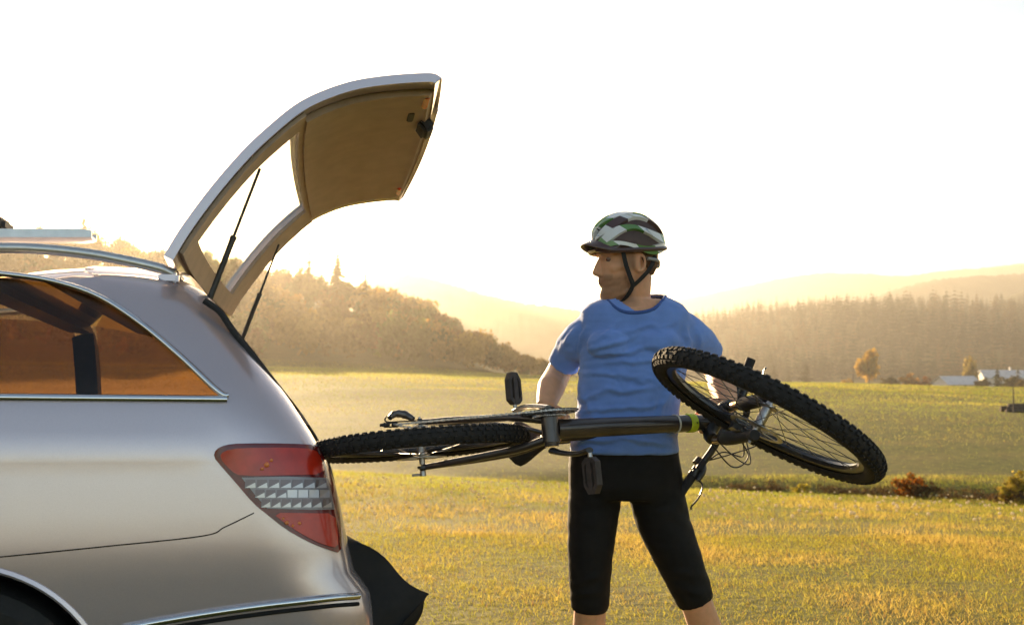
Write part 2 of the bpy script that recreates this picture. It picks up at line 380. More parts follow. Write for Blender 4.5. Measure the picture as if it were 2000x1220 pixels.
def leafy_tree(name, px, d, h, wd, cols, label, cat='tree', seed=1, n=900, size=None, group=None, trunk=True, sink=0.0, lobes=11):
    x = (px-1000)/F_PX*d; z = float(terr(x, d))-sink; e = empty(name, (x, d, z)); base = Vector((x, d, z))
    g = np.random.default_rng(seed)
    size = size or wd*.045
    q, sh = leaf_cloud(n, 1.0, 1.0, size/(wd*.5), lobes if trunk else 26, seed, .2, 1.0 if trunk else .55, .62 if trunk else .82)
    q = place(q, x, d, z+h*(.58 if trunk else .45), wd*.62, h*(.52 if trunk else .62), seed)
    c = np.array(cols)[g.integers(0, len(cols), len(q))]*sh[:, None]
    if trunk:
        bm = bmesh.new(); tube_into(bm, [base+Vector((0,0,-.3)), base+Vector((wd*.03,0,h*.35)), base+Vector((-.02*wd,0,h*.85))], [h*.022, h*.016, h*.004], 8)
        for i in range(7):
            a = g.random()*6.28; zz = h*(.25+.5*g.random()); l = wd*.36*(.6+.5*g.random())
            s = base+Vector((0, 0, zz)); tube_into(bm, [s, s+Vector((math.cos(a)*l*.5, math.sin(a)*l*.5, l*.45)), s+Vector((math.cos(a)*l, math.sin(a)*l, l*1.0))], [h*.010, h*.006, h*.002], 5)
        mesh_bm('trunk', bm, BARK, e, 60)
    else:
        bm = bmesh.new()
        for i in range(34):
            a = g.random()*6.28; l = wd*.5*(.3+.65*g.random()); hh = h*(.45+.5*g.random())
            tube_into(bm, [base+Vector((math.cos(a)*l*.15, math.sin(a)*l*.15, -.05)), base+Vector((math.cos(a)*l*.6, math.sin(a)*l*.6, hh*.6)), base+Vector((math.cos(a)*l, math.sin(a)*l, hh))], [.012*h, .008*h, .003*h], 4, False)
        mesh_bm('stems', bm, BARK, e)
    mesh_np('crown', q.reshape(-1, 3), np.arange(4*len(q)).reshape(-1, 4), MATS['leaves'], e, attr=np.repeat(c, 4, 0))
    return tag(e, label, cat, group)
YEL = [(.46,.27,.04),(.36,.24,.05),(.52,.33,.07)]
leafy_tree('birch_tree', 1697, 330, 13.5, 8.0, YEL, 'golden yellow birch at the end of the hedge past the crest', seed=3, n=1300)
leafy_tree('birch_tree', 1893, 335, 13, 7.0, [(.30,.22,.06),(.24,.20,.06),(.34,.25,.08)], 'paler birch standing behind the low pale roofed house', seed=9, n=1200)
for i, (px, d, h, w, cl, lb) in enumerate(((1652,322,3.2,5,YEL,'low yellow shrub at the foot of the golden birch'),
    (1738,318,4.4,7,[(.10,.09,.03),(.14,.10,.03)],'dark olive shrub in the hedge next to the golden birch'),
    (1775,316,5.0,7,[(.46,.24,.04),(.38,.2,.04)],'bright orange shrub in the middle of the hedge'),
    (1806,314,4.6,7,[(.30,.13,.04),(.2,.1,.04)],'rusty red shrub in the hedge'),
    (1826,312,3.2,4,[(.12,.09,.03),(.2,.11,.03)],'brown shrub ending the hedge beside the low house'),
    (1920,290,4.5,5,[(.06,.06,.025),(.08,.07,.03)],'dark bush in front of the long pale roofed house'),
    (1975,262,4.8,6.5,[(.05,.055,.02),(.09,.07,.03)],'large dark bush by the field edge below the houses'),
    (2010,255,4,6,[(.16,.1,.03),(.1,.08,.03)],'brown bush by the field edge right of the large dark bush'))):
    leafy_tree('shrub', px, d, h, w, cl, lb.replace(' right of', ' next to'), 'shrub', 20+i, 500, w*.05, trunk=False)
def dpx(px, d): return (px-1000)/F_PX*d
leafy_tree('shrub', 1778, 20.3, .58, .70, [(.48,.16,.02),(.40,.13,.02),(.20,.10,.02),(.16,.09,.02)], 'round bush with fiery orange leaves on the ditch bank', 'shrub', 41, 1500, .022, trunk=False)
leafy_tree('shrub', 1808, 20.0, .42, .75, [(.10,.07,.03),(.14,.08,.03)], 'low brown thorny scrub beside the fiery orange bush', 'shrub', 42, 700, .02, trunk=False)
leafy_tree('shrub', 1568, 22.0, .50, .55, [(.42,.33,.04),(.34,.28,.05)], 'small yellow bush by the ditch behind the front wheel', 'shrub', 43, 700, .022, trunk=False)
leafy_tree('shrub', 2003, 18.6, .76, .9, [(.30,.24,.03),(.22,.15,.03),(.36,.27,.05)], 'tall yellow green bush on the ditch bank past the orange one', 'shrub', 44, 1400, .024, trunk=False)
leafy_tree('shrub', 1955, 19.0, .35, .8, [(.14,.08,.03),(.10,.06,.03)], 'low reddish scrub at the foot of the tall yellow green bush', 'shrub', 45, 700, .02, trunk=False)
SCR = ['low brown scrub tuft on the ditch bank '+t for t in ('under the bicycle handlebar grip', 'below the front fork', 'just before the small yellow bush', 'just past the small yellow bush', 'below the front wheel rim', 'below the outer end of the front wheel', 'just before the fiery orange bush', 'just past the fiery orange bush', 'between the orange and the tall bush', 'just before the reddish scrub')]
for i, px in enumerate((1440,1475,1510,1620,1650,1690,1725,1850,1890,1925)):
    d = float(ditch_y(dpx(px, 21)))-.8
    leafy_tree('scrub_tuft', px, d, .24+.12*rng.random(), .8, [(.13,.08,.035),(.17,.11,.04),(.08,.055,.03)], SCR[i], 'shrub', 50+i, 380, .022, 'scrub along the ditch', trunk=False)
# pale seed heads of dandelions
n = 330
px = np.where(rng.random(n) < .55, rng.uniform(640, 1110, n), rng.uniform(1370, 2000, n)); yy = 11+9.5*rng.random(n)**.6
xx = (px-1000)/F_PX*yy; zz = terr(xx, yy)+.06+.08*rng.random(n)
bm = bmesh.new(); bmesh.ops.create_icosphere(bm, subdivisions=1, radius=1); iv = np.array([v.co[:] for v in bm.verts]); fi = np.array([[v.index for v in f.verts] for f in bm.faces]); bm.free()
rs = .016+.016*rng.random(n); V = (iv[None]*rs[:, None, None]+np.stack([xx, yy, zz], -1)[:, None]).reshape(-1, 3)
leafmat('seedhead', .5)
o = mesh_np('dandelion_heads', V, (fi[None]+np.arange(n)[:, None, None]*len(iv)).reshape(-1, 3), MATS['seedhead'], attr=np.tile([.75, .66, .48], (len(V), 1)))
tag(o, 'white dandelion seed heads dotted over the slope grass', 'flowers', kind='stuff')

# ------------------------------------------------------------------ far houses, timber pile, stakes
WALLM = pm('render_wall', (.62, .58, .54), .9, var=.12, scale=1.5); ROOFM = pm('pale_metal_roof', (.55, .54, .55), .45, var=.15, scale=.8)
GLASSD = pm('house_glass', (.03, .035, .04), .1); DOORM = pm('house_door', (.15, .08, .04), .6, var=.2)
def house(px, d, L, Wd, hw, hr, rot, label, chim=True, nwin=3, lift=0.0):
    x = dpx(px, d); z = float(terr(x, d))+lift; e = empty('house', (x, d, z)); M = Matrix.Translation((x, d, z)) @ Matrix.Rotation(rot, 4, 'Z')
    W = lambda a, b, c: M @ Vector((a, b, c))
    bm = bmesh.new()
    vs_ = [bm.verts.new(W(a, b, c)) for a, b, c in ((-L/2,-Wd/2,-1.5),(L/2,-Wd/2,-1.5),(L/2,Wd/2,-1.5),(-L/2,Wd/2,-1.5),(-L/2,-Wd/2,hw),(L/2,-Wd/2,hw),(L/2,Wd/2,hw),(-L/2,Wd/2,hw),(-L/2,0,hw+hr),(L/2,0,hw+hr))]
    for f in ((0,1,5,4),(2,3,7,6),(1,2,6,9,5),(3,0,4,8,7),(4,5,9,8),(6,7,8,9)): bm.faces.new([vs_[k] for k in f])
    mesh_bm('wall', bm, WALLM, e)
    bm = bmesh.new(); ov = .5
    for s in (-1, 1):
        nrm = Vector((0, s*hr, Wd/2)).normalized()
        a, b = Vector((0, 0, hw+hr)), Vector((0, s*(Wd/2+ov), hw-hr*ov*2/Wd)); c = (a+b)/2+nrm*.12
        box_into(bm, W(*c), M.to_3x3() @ Vector((L/2+ov, 0, 0)), M.to_3x3() @ ((b-a)/2), M.to_3x3() @ (nrm*.08))
    rf = mesh_bm('roof', bm, ROOFM, e)
    if chim:
        bm = bmesh.new(); box_into(bm, W(L*.2, Wd*.12, hw+hr+.4), M.to_3x3() @ Vector((.35,0,0)), M.to_3x3() @ Vector((0,.35,0)), Vector((0,0,.8))); mesh_bm('chimney', bm, WALLM, rf)
    for i in range(nwin):
        cx = -L/2+L*(i+.5)/nwin
        bm = bmesh.new(); box_into(bm, W(cx, -Wd/2-.03, hw*.55), M.to_3x3() @ Vector((.62,0,0)), M.to_3x3() @ Vector((0,.05,0)), Vector((0,0,.72))); wo = mesh_bm('window', bm, WALLM, e)
        for s in (-1, 1):
            bm = bmesh.new(); box_into(bm, W(cx+s*.28, -Wd/2-.075, hw*.55), M.to_3x3() @ Vector((.25,0,0)), M.to_3x3() @ Vector((0,.02,0)), Vector((0,0,.62))); mesh_bm('pane', bm, GLASSD, wo)
    bm = bmesh.new(); box_into(bm, W(L*.36, -Wd/2-.03, .95), M.to_3x3() @ Vector((.5,0,0)), M.to_3x3() @ Vector((0,.05,0)), Vector((0,0,1.0))); mesh_bm('door', bm, DOORM, e)
    return tag(e, label, 'house')
house(1868, 300, 12, 9, 2.2, 2.4, R(8), 'low house with a pale roof at the end of the hedge', False, 3, 0)
house(1958, 345, 16, 9, 4.6, 2.8, R(-10), 'long pale roofed house behind the dark spruce', True, 5, 1.0)
house(2040, 350, 12, 8, 4.4, 2.6, R(-4), 'pale house past the long one at the end of the row', True, 3, 1.0)
LOG = pm('weathered_log', (.10, .075, .055), .9, var=.5, scale=3, bump=.5)
d0 = 58.; x0 = dpx(1992, d0); z0 = float(terr(x0, d0)); pile = empty('timber_pile', (x0, d0, z0))
for i, (dx, dz, dy) in enumerate(((0,.10,-.3),(.1,.11,0),(-.05,.1,.3),(.15,.3,-.15),(-.1,.31,.15),(.3,.48,0))):
    s = Vector((x0-1.1+dx, d0+dy, z0+dz)); tube('log', [s, s+Vector((1.1,.06,.02)), s+Vector((2.2,-.05,-.05))], [.11,.105,.10], LOG, pile, 9)
tag(pile, 'low pile of dark timber logs in the field', 'timber pile')
def stake(px, d, h, label):
    x = dpx(px, d); z = float(terr(x, d)); tag(tube('field_stake', [Vector((x, d, z-.2)), Vector((x+.02, d, z+h*.5)), Vector((x, d, z+h))], [h*.022, h*.02, h*.014], LOG, None, 7), label, 'stake')
stake(1979, 56.5, 1.7, 'thin wooden stake standing by the timber pile'); stake(1666, 165, 3.4, 'thin pole on the field crest by the golden birch')
# ------------------------------------------------------------------ car : coordinates u (rearwards), l (inwards from the near side), n (up from the sloping ground)
CYAW = R(12)
cU = Vector((math.cos(CYAW), math.sin(CYAW), -.12*math.sin(CYAW))).normalized()
cL = Vector((-math.sin(CYAW), math.cos(CYAW), -.12*math.cos(CYAW))); cL = (cL-cU*cL.dot(cU)).normalized()
cN = cU.cross(cL).normalized()
_p = P(650, 900, 2.46); CO = _p-cN*((_p.z-float(terr(_p.x, _p.y)))*cN.z)
WID = 1.80
def cW(u, l, n): return CO+cU*u+cL*l+cN*n
def plane_hit(px, py, l):
    """car (u,n) of the pixel ray on the plane at inset l"""
    o = Vector((0, 0, CAMZ)); r = P(px, py, 1)-o; t = ((CO+cL*l)-o).dot(cL)/r.dot(cL); q = o+r*t-CO
    return q.dot(cU), q.dot(cN)
_sil = [(330,524),(352,536),(395,562),(415,585),(480,670),(565,778),(612,850),(640,900),(660,960),(676,1040),(692,1105),(716,1132),(724,1150),(736,1220),(738,1300),(715,1400),(690,1440)]
_ru = [plane_hit(a, b, .22) for a, b in _sil]
RN = np.array([q[1] for q in _ru][::-1]); RU = np.array([q[0] for q in _ru][::-1])
def u_rear(n): return float(np.interp(n, RN, RU))
TN = np.array([.10,.20,.35,.55,.80,1.05,1.14,1.24,1.42,1.53,1.585,1.62,1.645,1.665,1.68,1.688])
TS = np.array([.16,.09,.045,.012,.0,.006,.016,.045,.125,.185,.235,.31,.42,.56,.73,.88])
def tumble(n): return float(np.interp(n, TN, TS))
LR, RV, PW = .26, .17, 2.5
def corner(e):
    e = min(max(e/LR, 0), .9995); return RV*(1-(1-e**PW)**(1/PW))
def s_in(u, n):
    crease = -.006*math.exp(-((n-1.075)/.022)**2)*float(sstep(.15, -.5, u))
    return tumble(n)+crease+corner(u-(u_rear(n)-LR))*max(.15, 1-tumble(n)*1.0)
def trace(px, py, off=0.0):
    l = .05
    for _ in range(30):
        u, n = plane_hit(px, py, l); l = .6*l+.4*(s_in(min(u, u_rear(n)-.002), n)-off)
    return u, n
def on_side(u, n, off=0.0): return cW(u, s_in(u, n)-off, n)
UF = lambda n: float(np.interp(n, [.1,.3,.6,.85,1.0,1.12,1.24,1.4,1.55,1.62,1.69], [-3.55,-3.66,-3.68,-3.6,-3.2,-2.6,-2.05,-1.75,-1.35,-1.1,-.9]))
def half_loop(n, inset=0.0, nu=46):
    """near-side half outline at height n, from front centre to rear centre: list of (u,l)"""
    ur, uf = u_rear(n)-inset, UF(n)+inset; t0 = tumble(n)+inset; mid = WID/2; out = []
    k = max(.15, 1-tumble(n)); fr = min(.5, .5*k+.05)
    for i in range(6): out.append((uf+.10*(i/6.)**2, mid-(mid-t0-fr*k)*i/6.))
    for i in range(9):
        a = i/9*math.pi/2; out.append((uf+.10+fr*(1-math.cos(a)), t0+fr*k*(1-math.sin(a))))
    u0, u1 = uf+.10+fr, ur-LR
    for i in range(nu): uu = u0+(u1-u0)*i/nu; out.append((uu, t0+(s_in(uu, n)-tumble(n) if inset == 0 else 0)))
    for i in range(14):
        f = math.sin(i/14*math.pi/2); out.append((u1+LR*f, t0+corner(LR*f)*k))
    lr = t0+RV*k
    for i in range(7): out.append((ur, lr+(mid-lr)*i/6.))
    return out
def stack(levels, loopf):
    bm = bmesh.new(); rings = []
    for n in levels:
        h = loopf(n); full = h+[(u, WID-l) for u, l in reversed(h[1:-1])]
        rings.append([bm.verts.new(cW(u, l, n)) for u, l in full])
    for a, b in zip(rings, rings[1:]):
        for k in range(len(a)):
            k2 = (k+1) % len(a); bm.faces.new((a[k], a[k2], b[k2], b[k]))
    bm.faces.new(rings[0][::-1]); bm.faces.new(rings[-1]); bmesh.ops.recalc_face_normals(bm, faces=bm.faces)
    return bm
def tmp(bm):
    me = bpy.data.meshes.new('cutter'); bm.to_mesh(me); bm.free(); o = bpy.data.objects.new('cutter', me); COL.objects.link(o); return o
def boolean(o, cutters):
    for c in cutters:
        m = o.modifiers.new('b', 'BOOLEAN'); m.operation = 'DIFFERENCE'; m.object = c; m.solver = 'EXACT'
    dg = bpy.context.evaluated_depsgraph_get(); me = bpy.data.meshes.new_from_object(o.evaluated_get(dg)); o.modifiers.clear(); o.data = me
    for c in cutters: bpy.data.objects.remove(c)
    return me
def chaikin(pts, it=2, closed=True):
    for _ in range(it):
        out = []; m = len(pts)
        for i in range(m if closed else m-1):
            a, b = pts[i], pts[(i+1) % m]
            out += [(a[0]*.75+b[0]*.25, a[1]*.75+b[1]*.25), (a[0]*.25+b[0]*.75, a[1]*.25+b[1]*.75)]
        pts = out if closed else [pts[0]]+out+[pts[-1]]
    return pts
PAINT = pm('silver_paint', (.66, .555, .56), .21, .6, 1.0, var=.03, scale=300)
CHROME = pm('chrome', (.75, .75, .76), .12, 1.0); RUBBER = pm('black_rubber', (.018, .017, .017), .75, var=.2, scale=20)
GAPM = pm('panel_gap', (.01, .009, .009), .9); TRIM = pm('beige_trim', (.55, .41, .30), .65, var=.08, scale=15, bump=.15, bscale=300)  # gap colour also serves the painted shadow line under the bumper trim
DARKP = pm('dark_plastic', (.03, .028, .027), .55, var=.2, scale=30)
ALU = pm('brushed_aluminium', (.62, .60, .58), .32, .9, var=.06, scale=40)
def glassmat(name, tint, gl=.10):
    m = bpy.data.materials.new(name); m.use_nodes = True; nt = m.node_tree; nt.nodes.remove(nt.nodes['Principled BSDF'])
    t = nt.nodes.new('ShaderNodeBsdfTransparent'); t.inputs[0].default_value = (*tint, 1); g = nt.nodes.new('ShaderNodeBsdfGlossy'); g.inputs['Roughness'].default_value = .02
    lw = nt.nodes.new('ShaderNodeLayerWeight'); lw.inputs[0].default_value = .5; pw = nt.nodes.new('ShaderNodeMath'); pw.operation = 'POWER'; pw.inputs[1].default_value = 4; nt.links.new(lw.outputs['Facing'], pw.inputs[0]); fr = nt.nodes.new('ShaderNodeMath'); fr.operation = 'MULTIPLY_ADD'; fr.inputs[1].default_value = .6; fr.inputs[2].default_value = .045; nt.links.new(pw.outputs[0], fr.inputs[0]); mx = nt.nodes.new('ShaderNodeMixShader')
    nt.links.new(fr.outputs[0], mx.inputs[0]); nt.links.new(t.outputs[0], mx.inputs[1]); nt.links.new(g.outputs[0], mx.inputs[2]); nt.links.new(mx.outputs[0], nt.nodes['Material Output'].inputs[0])
    MATS[name] = m; return m
TINT = glassmat('tinted_glass', (.55, .38, .22)); CLEAR = glassmat('clear_glass', (.86, .86, .84))
car = empty('car', cW(-1.6, .9, 0))
levels = np.concatenate([np.linspace(.22, .9, 12), np.linspace(.95, 1.5, 14), [1.53, 1.56, 1.585, 1.605, 1.62, 1.635, 1.645, 1.655, 1.665, 1.673, 1.68, 1.684, 1.688]])
body = mesh_bm('body', stack(levels, half_loop), PAINT, car)
# window outlines on the side
win_up = [(-40,532),(0,535),(100,549),(190,578),(270,628),(350,694),(415,755),(437,772)]
WINS = []
top = [trace(a, b) for a, b in win_up]; sill_n = [trace(a, b)[1] for a, b in ((-40,771),(437,775))]
uR, nR = trace(437, 774)
def roof_edge(u): return float(np.interp(u, [q[0] for q in top], [q[1] for q in top]))
uA = -1.02
def win_poly(u0, u1, topf, n0=None, k=14):
    lo = sill_n[0] if n0 is None else n0
    us = np.linspace(u0, u1, k); return [(u, lo+(sill_n[1]-sill_n[0])*0) for u in us]+[(u, max(topf(u), lo+.01)) for u in us[::-1]]
w1 = win_poly(uA, uR-.004, roof_edge, None, 22)
tE = roof_edge(uA)
w2 = win_poly(-1.92, uA-.09, lambda u: tE+.02*math.sin((u+1.92)/.9*3.1)-.0, sill_n[0])
w3 = win_poly(-2.0+0.0-.62, -2.0, lambda u: min(tE, sill_n[0]+.02+(u+2.62)*.75), sill_n[0])
def prism(poly, l0, l1):
    bm = bmesh.new(); a = [bm.verts.new(cW(u, l0, n)) for u, n in poly]; b = [bm.verts.new(cW(u, l1, n)) for u, n in poly]
    bm.faces.new(a); bm.faces.new(b[::-1])
    for i in range(len(a)): j = (i+1) % len(a); bm.faces.new((a[j], a[i], b[i], b[j]))
    bmesh.ops.recalc_face_normals(bm, faces=bm.faces); return tmp(bm)
def dedupe(poly):
    out = []
    for q in poly:
        if not out or math.hypot(q[0]-out[-1][0], q[1]-out[-1][1]) > .004: out.append(q)
    return out
w1, w2, w3 = dedupe(w1), dedupe(w2), dedupe(w3)
def cav(n):
    k = tumble(n)+.07; u1 = u_rear(n)-.10; return [(-2.3, WID/2), (-2.3, k), (u1, k), (u1, WID/2)]
def opn(n):
    k = tumble(n)+.15; u1 = u_rear(n); return [(u1-.25, WID/2), (u1-.25, k), (u1+.35, k), (u1+.35, WID/2)]
wc = trace(-108, 1330); wn_ = .37; wu = wc[0]
def cyl(u, n, r, l0, l1):
    bm = bmesh.new(); a = [bm.verts.new(cW(u+r*math.cos(t*math.pi/24), l0, n+r*math.sin(t*math.pi/24))) for t in range(48)]
    b = [bm.verts.new(cW(u+r*math.cos(t*math.pi/24), l1, n+r*math.sin(t*math.pi/24))) for t in range(48)]
    bm.faces.new(a); bm.faces.new(b[::-1])
    for i in range(48): j = (i+1) % 48; bm.faces.new((a[j], a[i], b[i], b[j]))
    bmesh.ops.recalc_face_normals(bm, faces=bm.faces); return tmp(bm)
ARCH = .405
cutters = [tmp(stack(np.linspace(.66, 1.55, 14), cav)), tmp(stack(np.linspace(.74, 1.52, 14), opn))]
cutters += [prism(w, -.3, WID+.3) for w in (w1, w2, w3)]
for uu in (wu, wu-2.76):
    cutters += [cyl(uu, wn_, ARCH, -.2, .34), cyl(uu, wn_, ARCH, WID-.34, WID+.2)]
me = boolean(body, cutters)
if len(me.materials) == 0: me.materials.append(PAINT)
me.materials.append(DARKP)
for pl in me.polygons:      # cabin and boot lining
    r_ = pl.center-CO; u_, l_, n_ = r_.dot(cU), r_.dot(cL), r_.dot(cN)
    if .6 < n_ < 1.56 and -2.35 < u_ < u_rear(n_)-.05 and tumble(n_)+.05 < min(l_, WID-l_) and s_in(u_, n_)+.045 < min(l_, WID-l_): pl.material_index = 1
smooth(me, 32)
# glass panes: sheets that follow the tumblehome
for w in (w1, w2, w3):
    lo_n = min(q[1] for q in w); us_ = sorted(set(round(q[0], 4) for q in w)); topq = [q for q in w if q[1] > lo_n+.003]
    tu = sorted(topq, key=lambda q: q[0]); k = 24
    for side in (0, 1):
        bm = bmesh.new(); colv = []
        for i in range(k+1):
            u = us_[0]+(us_[-1]-us_[0])*i/k; tn = max(float(np.interp(u, [q[0] for q in tu], [q[1] for q in tu])), lo_n+.004); c = []
            for j in range(9):
                n = lo_n-.006+(tn+.006-lo_n+.006)*j/8; l = tumble(n)+.014; c.append(bm.verts.new(cW(u, l if side == 0 else WID-l, n)))
            colv.append(c)
        for c0, c1 in zip(colv, colv[1:]):
            for j in range(8): bm.faces.new((c0[j], c1[j], c1[j+1], c0[j+1]))
        mesh_bm('side_window', bm, TINT, car, 180)
# inside: seat bench, load floor
bm = bmesh.new(); box_into(bm, cW(-1.42, .9, .98), cU*.09+cN*.02, cL*.66, cN*.30-cU*.06); sb = mesh_bm('seat_back', bm, DARKP, car)
for l in (.5, .9, 1.3):
    bm = bmesh.new(); box_into(bm, cW(-1.50, l, 1.36), cU*.045, cL*.13, cN*.09); bmesh.ops.bevel(bm, geom=bm.edges[:], offset=.03, segments=2, affect='EDGES'); mesh_bm('headrest', bm, DARKP, sb, 40)
# chrome window surround, panel gap, bumper strip, creases: strips that follow the skin
def strip(name, pts_un, rad, mat, off=.002, flat=1.0, n=90, sides=8, parent=None):
    pts_ = spline([Vector((q[0], q[1], 0)) for q in pts_un], n); W3 = [on_side(q.x, q.y, off) for q in pts_]
    return tube(name, W3, rad, mat, parent or car, sides, 60)
upper = [trace(a, b-1) for a, b in win_up]; upper = [(uA-1.6, upper[0][1]-.12), (uA-.9, upper[0][1]-.005), (uA-.4, upper[0][1]+.004)]+upper
strip('window_trim', upper+[(uR+.012, nR+.004)], .0085, CHROME, .004)
sil = [(uA-1.62, sill_n[0]-.006), (uA-.8, sill_n[0]-.006), (-.9, sill_n[0]-.006), (-.6, sill_n[0]-.006), (uR+.01, sill_n[0]-.006)]
bm = bmesh.new()
tube_into(bm, [on_side(q.x, q.y, .004) for q in spline([Vector((a, b, 0)) for a, b in sil], 60)], .011, 8, True)
mesh_bm('window_trim', bm, CHROME, car, 60)
gap = [trace(a, b) for a, b in ((-60,1092),(0,1087),(200,1067),(395,1046),(440,1028),(496,1001))]
strip('panel_gap', gap, .0018, GAPM, .0)
bumper_strip = [trace(a, b) for a, b in ((240,1226),(330,1209),(450,1190),(560,1176),(650,1166),(700,1162))]
strip('bumper_trim', bumper_strip, .0105, CHROME, .006)
strip('bumper_trim_shadow_line', [(u, n-.022) for u, n in bumper_strip], .006, GAPM, .001)  # dark strip laid in as the shadow below the chrome trim
bpy.data.objects['bumper_trim_shadow_line'].name = 'bumper_shadow_line'
low = [trace(a, b) for a, b in ((60,1262),(300,1262),(500,1252),(640,1235),(712,1228))]
strip('bumper_seam', low, .004, GAPM, .0)
# wheel arch lips and wheels
TYRE = pm('car_tyre', (.02, .019, .018), .8, var=.2, bump=.3, bscale=120)
for uu in (wu, wu-2.76):
    for side in (0, 1):
        bm = bmesh.new(); pts_ = []
        for t in range(49):
            a = math.pi*(-.06+1.12*t/48); u, n = uu+(ARCH+.002)*math.cos(a), wn_+(ARCH+.002)*math.sin(a)
            l = s_in(min(u, u_rear(n)-.01), n)+.004; pts_.append(cW(u, l if side == 0 else WID-l, n))
        tube('arch_lip', pts_, .010, PAINT, car, 6)
        lc = .03 if side == 0 else WID-.03; dirn = cL if side == 0 else -cL
        wh = empty('wheel', cW(uu, lc, wn_)); wh.parent = car; wh.matrix_parent_inverse = Matrix.Translation(-WLOC(car))
        bm = bmesh.new(); lathe_into(bm, cW(uu, lc, wn_), dirn, [(.20,.22),(.215,.30),(.20,.338),(.17,.345),(.06,.345),(.03,.338),(.01,.30),(.03,.235),(.05,.225)], 48); bmesh.ops.recalc_face_normals(bm, faces=bm.faces); mesh_bm('tyre', bm, TYRE, wh, 40)
        bm = bmesh.new(); lathe_into(bm, cW(uu, lc, wn_), dirn, [(.045,.236),(.035,.228),(.06,.21),(.19,.20)], 40)
        lathe_into(bm, cW(uu, lc, wn_), dirn, [(.045,.0),(.04,.05),(.06,.06)], 20)
        for k in range(5):
            a = 2*math.pi*k/5; e1 = cU*math.cos(a)+cN*math.sin(a); e2 = -cU*math.sin(a)+cN*math.cos(a)
            box_into(bm, cW(uu, lc, wn_)+dirn*.055+e1*.135, e1*.088, e2*.03, dirn*.012)
        bmesh.ops.recalc_face_normals(bm, faces=bm.faces); mesh_bm('rim', bm, ALU, wh, 40)
        bm = bmesh.new(); lathe_into(bm, cW(uu, lc+(.02 if side == 0 else -.02), wn_), dirn, [(.0,ARCH-.003),(.29,ARCH-.003),(.295,.05)], 40); mesh_bm('arch_liner', bm, RUBBER, car, 40)

# ---- tail lamp: patches that follow the body skin
def patch(name, poly_px, off, mat, parent, depth=.02, grid=.02, smoothit=1, in_un=False):
    un = poly_px if in_un else [trace(a, b, off) for a, b in poly_px]
    if smoothit: un = chaikin(un, smoothit)
    un = [(min(u, u_rear(n)-.0015), n) for u, n in un]
    bm = bmesh.new(); f = bm.faces.new([bm.verts.new((u, n, 0)) for u, n in un])
    us = [q[0] for q in un]; ns = [q[1] for q in un]
    for ax, lo, hi in ((0, min(us), max(us)), (1, min(ns), max(ns))):
        v = lo+grid
        while v < hi:
            co = Vector((v, 0, 0)) if ax == 0 else Vector((0, v, 0)); no = Vector((1, 0, 0)) if ax == 0 else Vector((0, 1, 0))
            bmesh.ops.bisect_plane(bm, geom=bm.verts[:]+bm.edges[:]+bm.faces[:], plane_co=co, plane_no=no); v += grid if ax == 1 or hi-v > .12 else grid*.35
    ret = bmesh.ops.extrude_face_region(bm, geom=bm.faces[:]); back = set(v for v in ret['geom'] if isinstance(v, bmesh.types.BMVert))
    for v in bm.verts:
        u, n = v.co.x, v.co.y; v.co = cW(u, s_in(min(u, u_rear(n)-.0012), n)-off+(depth if v in back else 0), n)
    bmesh.ops.recalc_face_normals(bm, faces=bm.faces)
    return mesh_bm(name, bm, mat, parent, 35)
REDL = pm('red_lens', (.58, .030, .010), .2, 0, .5, var=.18, scale=22); REDD = pm('red_lens_dark', (.16, .008, .007), .2, 0, .6, var=.3, scale=30)
REFL = pm('lamp_reflector', (.62, .58, .57), .3, .8); LAMPGREY = pm('lamp_backing', (.30, .27, .28), .3, .5)
LAMPD = pm('lamp_cell', (.22, .18, .19), .3, .6)
lamp = empty('tail_lamp', on_side(-.08, 1.0)); lamp.parent = car; lamp.matrix_parent_inverse = Matrix.Translation(-WLOC(car))
outline = [(417,892),(421,877),(440,868),(468,865),(560,865),(622,868),(634,885),(648,925),(658,962),(664,1000),(667,1040),(667,1080),(640,1072),(600,1056),(556,1032),(520,1003),(494,982),(460,942),(430,908)]
patch('lamp_housing', outline, .004, REDD, lamp, .02, .03)
patch('upper_lens', [(428,893),(436,880),(470,874),(560,873),(616,876),(628,894),(636,925),(560,927),(470,929),(452,920)], .009, REDL, lamp, .008, .03)
patch('reversing_lens', [(472,932),(560,930),(640,932),(648,962),(654,994),(590,994),(522,992),(500,968)], .008, LAMPGREY, lamp, .008, .03, 0)
patch('lower_lens', [(530,1000),(600,1001),(655,1001),(660,1040),(661,1070),(630,1062),(598,1047),(562,1025)], .009, REDL, lamp, .008, .03)
fac = bpy.data.objects['reversing_lens']
rows = [(936, 952, 478, 640), (956, 971, 498, 646), (974, 990, 510, 650)]
for r_, (y0, y1, x0, x1) in enumerate(rows):
    nb = 7
    for k in range(nb):
        a = x0+(x1-x0)*k/nb; b = x0+(x1-x0)*(k+.92)/nb
        for mt, q in ((LAMPD, [(a, y1), (b, y1), (b-1, y0), (a+1, y0)]), (REFL, [(a, y1), (b, y1), (b-1, y0+(y1-y0)*.35)] if (k < 3 or r_ != 1) else [(a, y1), (b, y1), (b, y0), (a, y0)])):
            q = [trace(x_, y_, .012) for x_, y_ in q]; of = .0095 if mt is LAMPD else .0115
            bm = bmesh.new(); f1 = [bm.verts.new(on_side(min(u, u_rear(n)-.002), n, of)) for u, n in q]; f2 = [bm.verts.new(on_side(min(u, u_rear(n)-.002), n, .006)) for u, n in q]
            bm.faces.new(f1); bm.faces.new(f2[::-1])
            for i in range(len(q)): j = (i+1) % len(q); bm.faces.new((f1[j], f1[i], f2[i], f2[j]))
            bmesh.ops.recalc_face_normals(bm, faces=bm.faces); mesh_bm('reflector_facet', bm, mt, lamp)
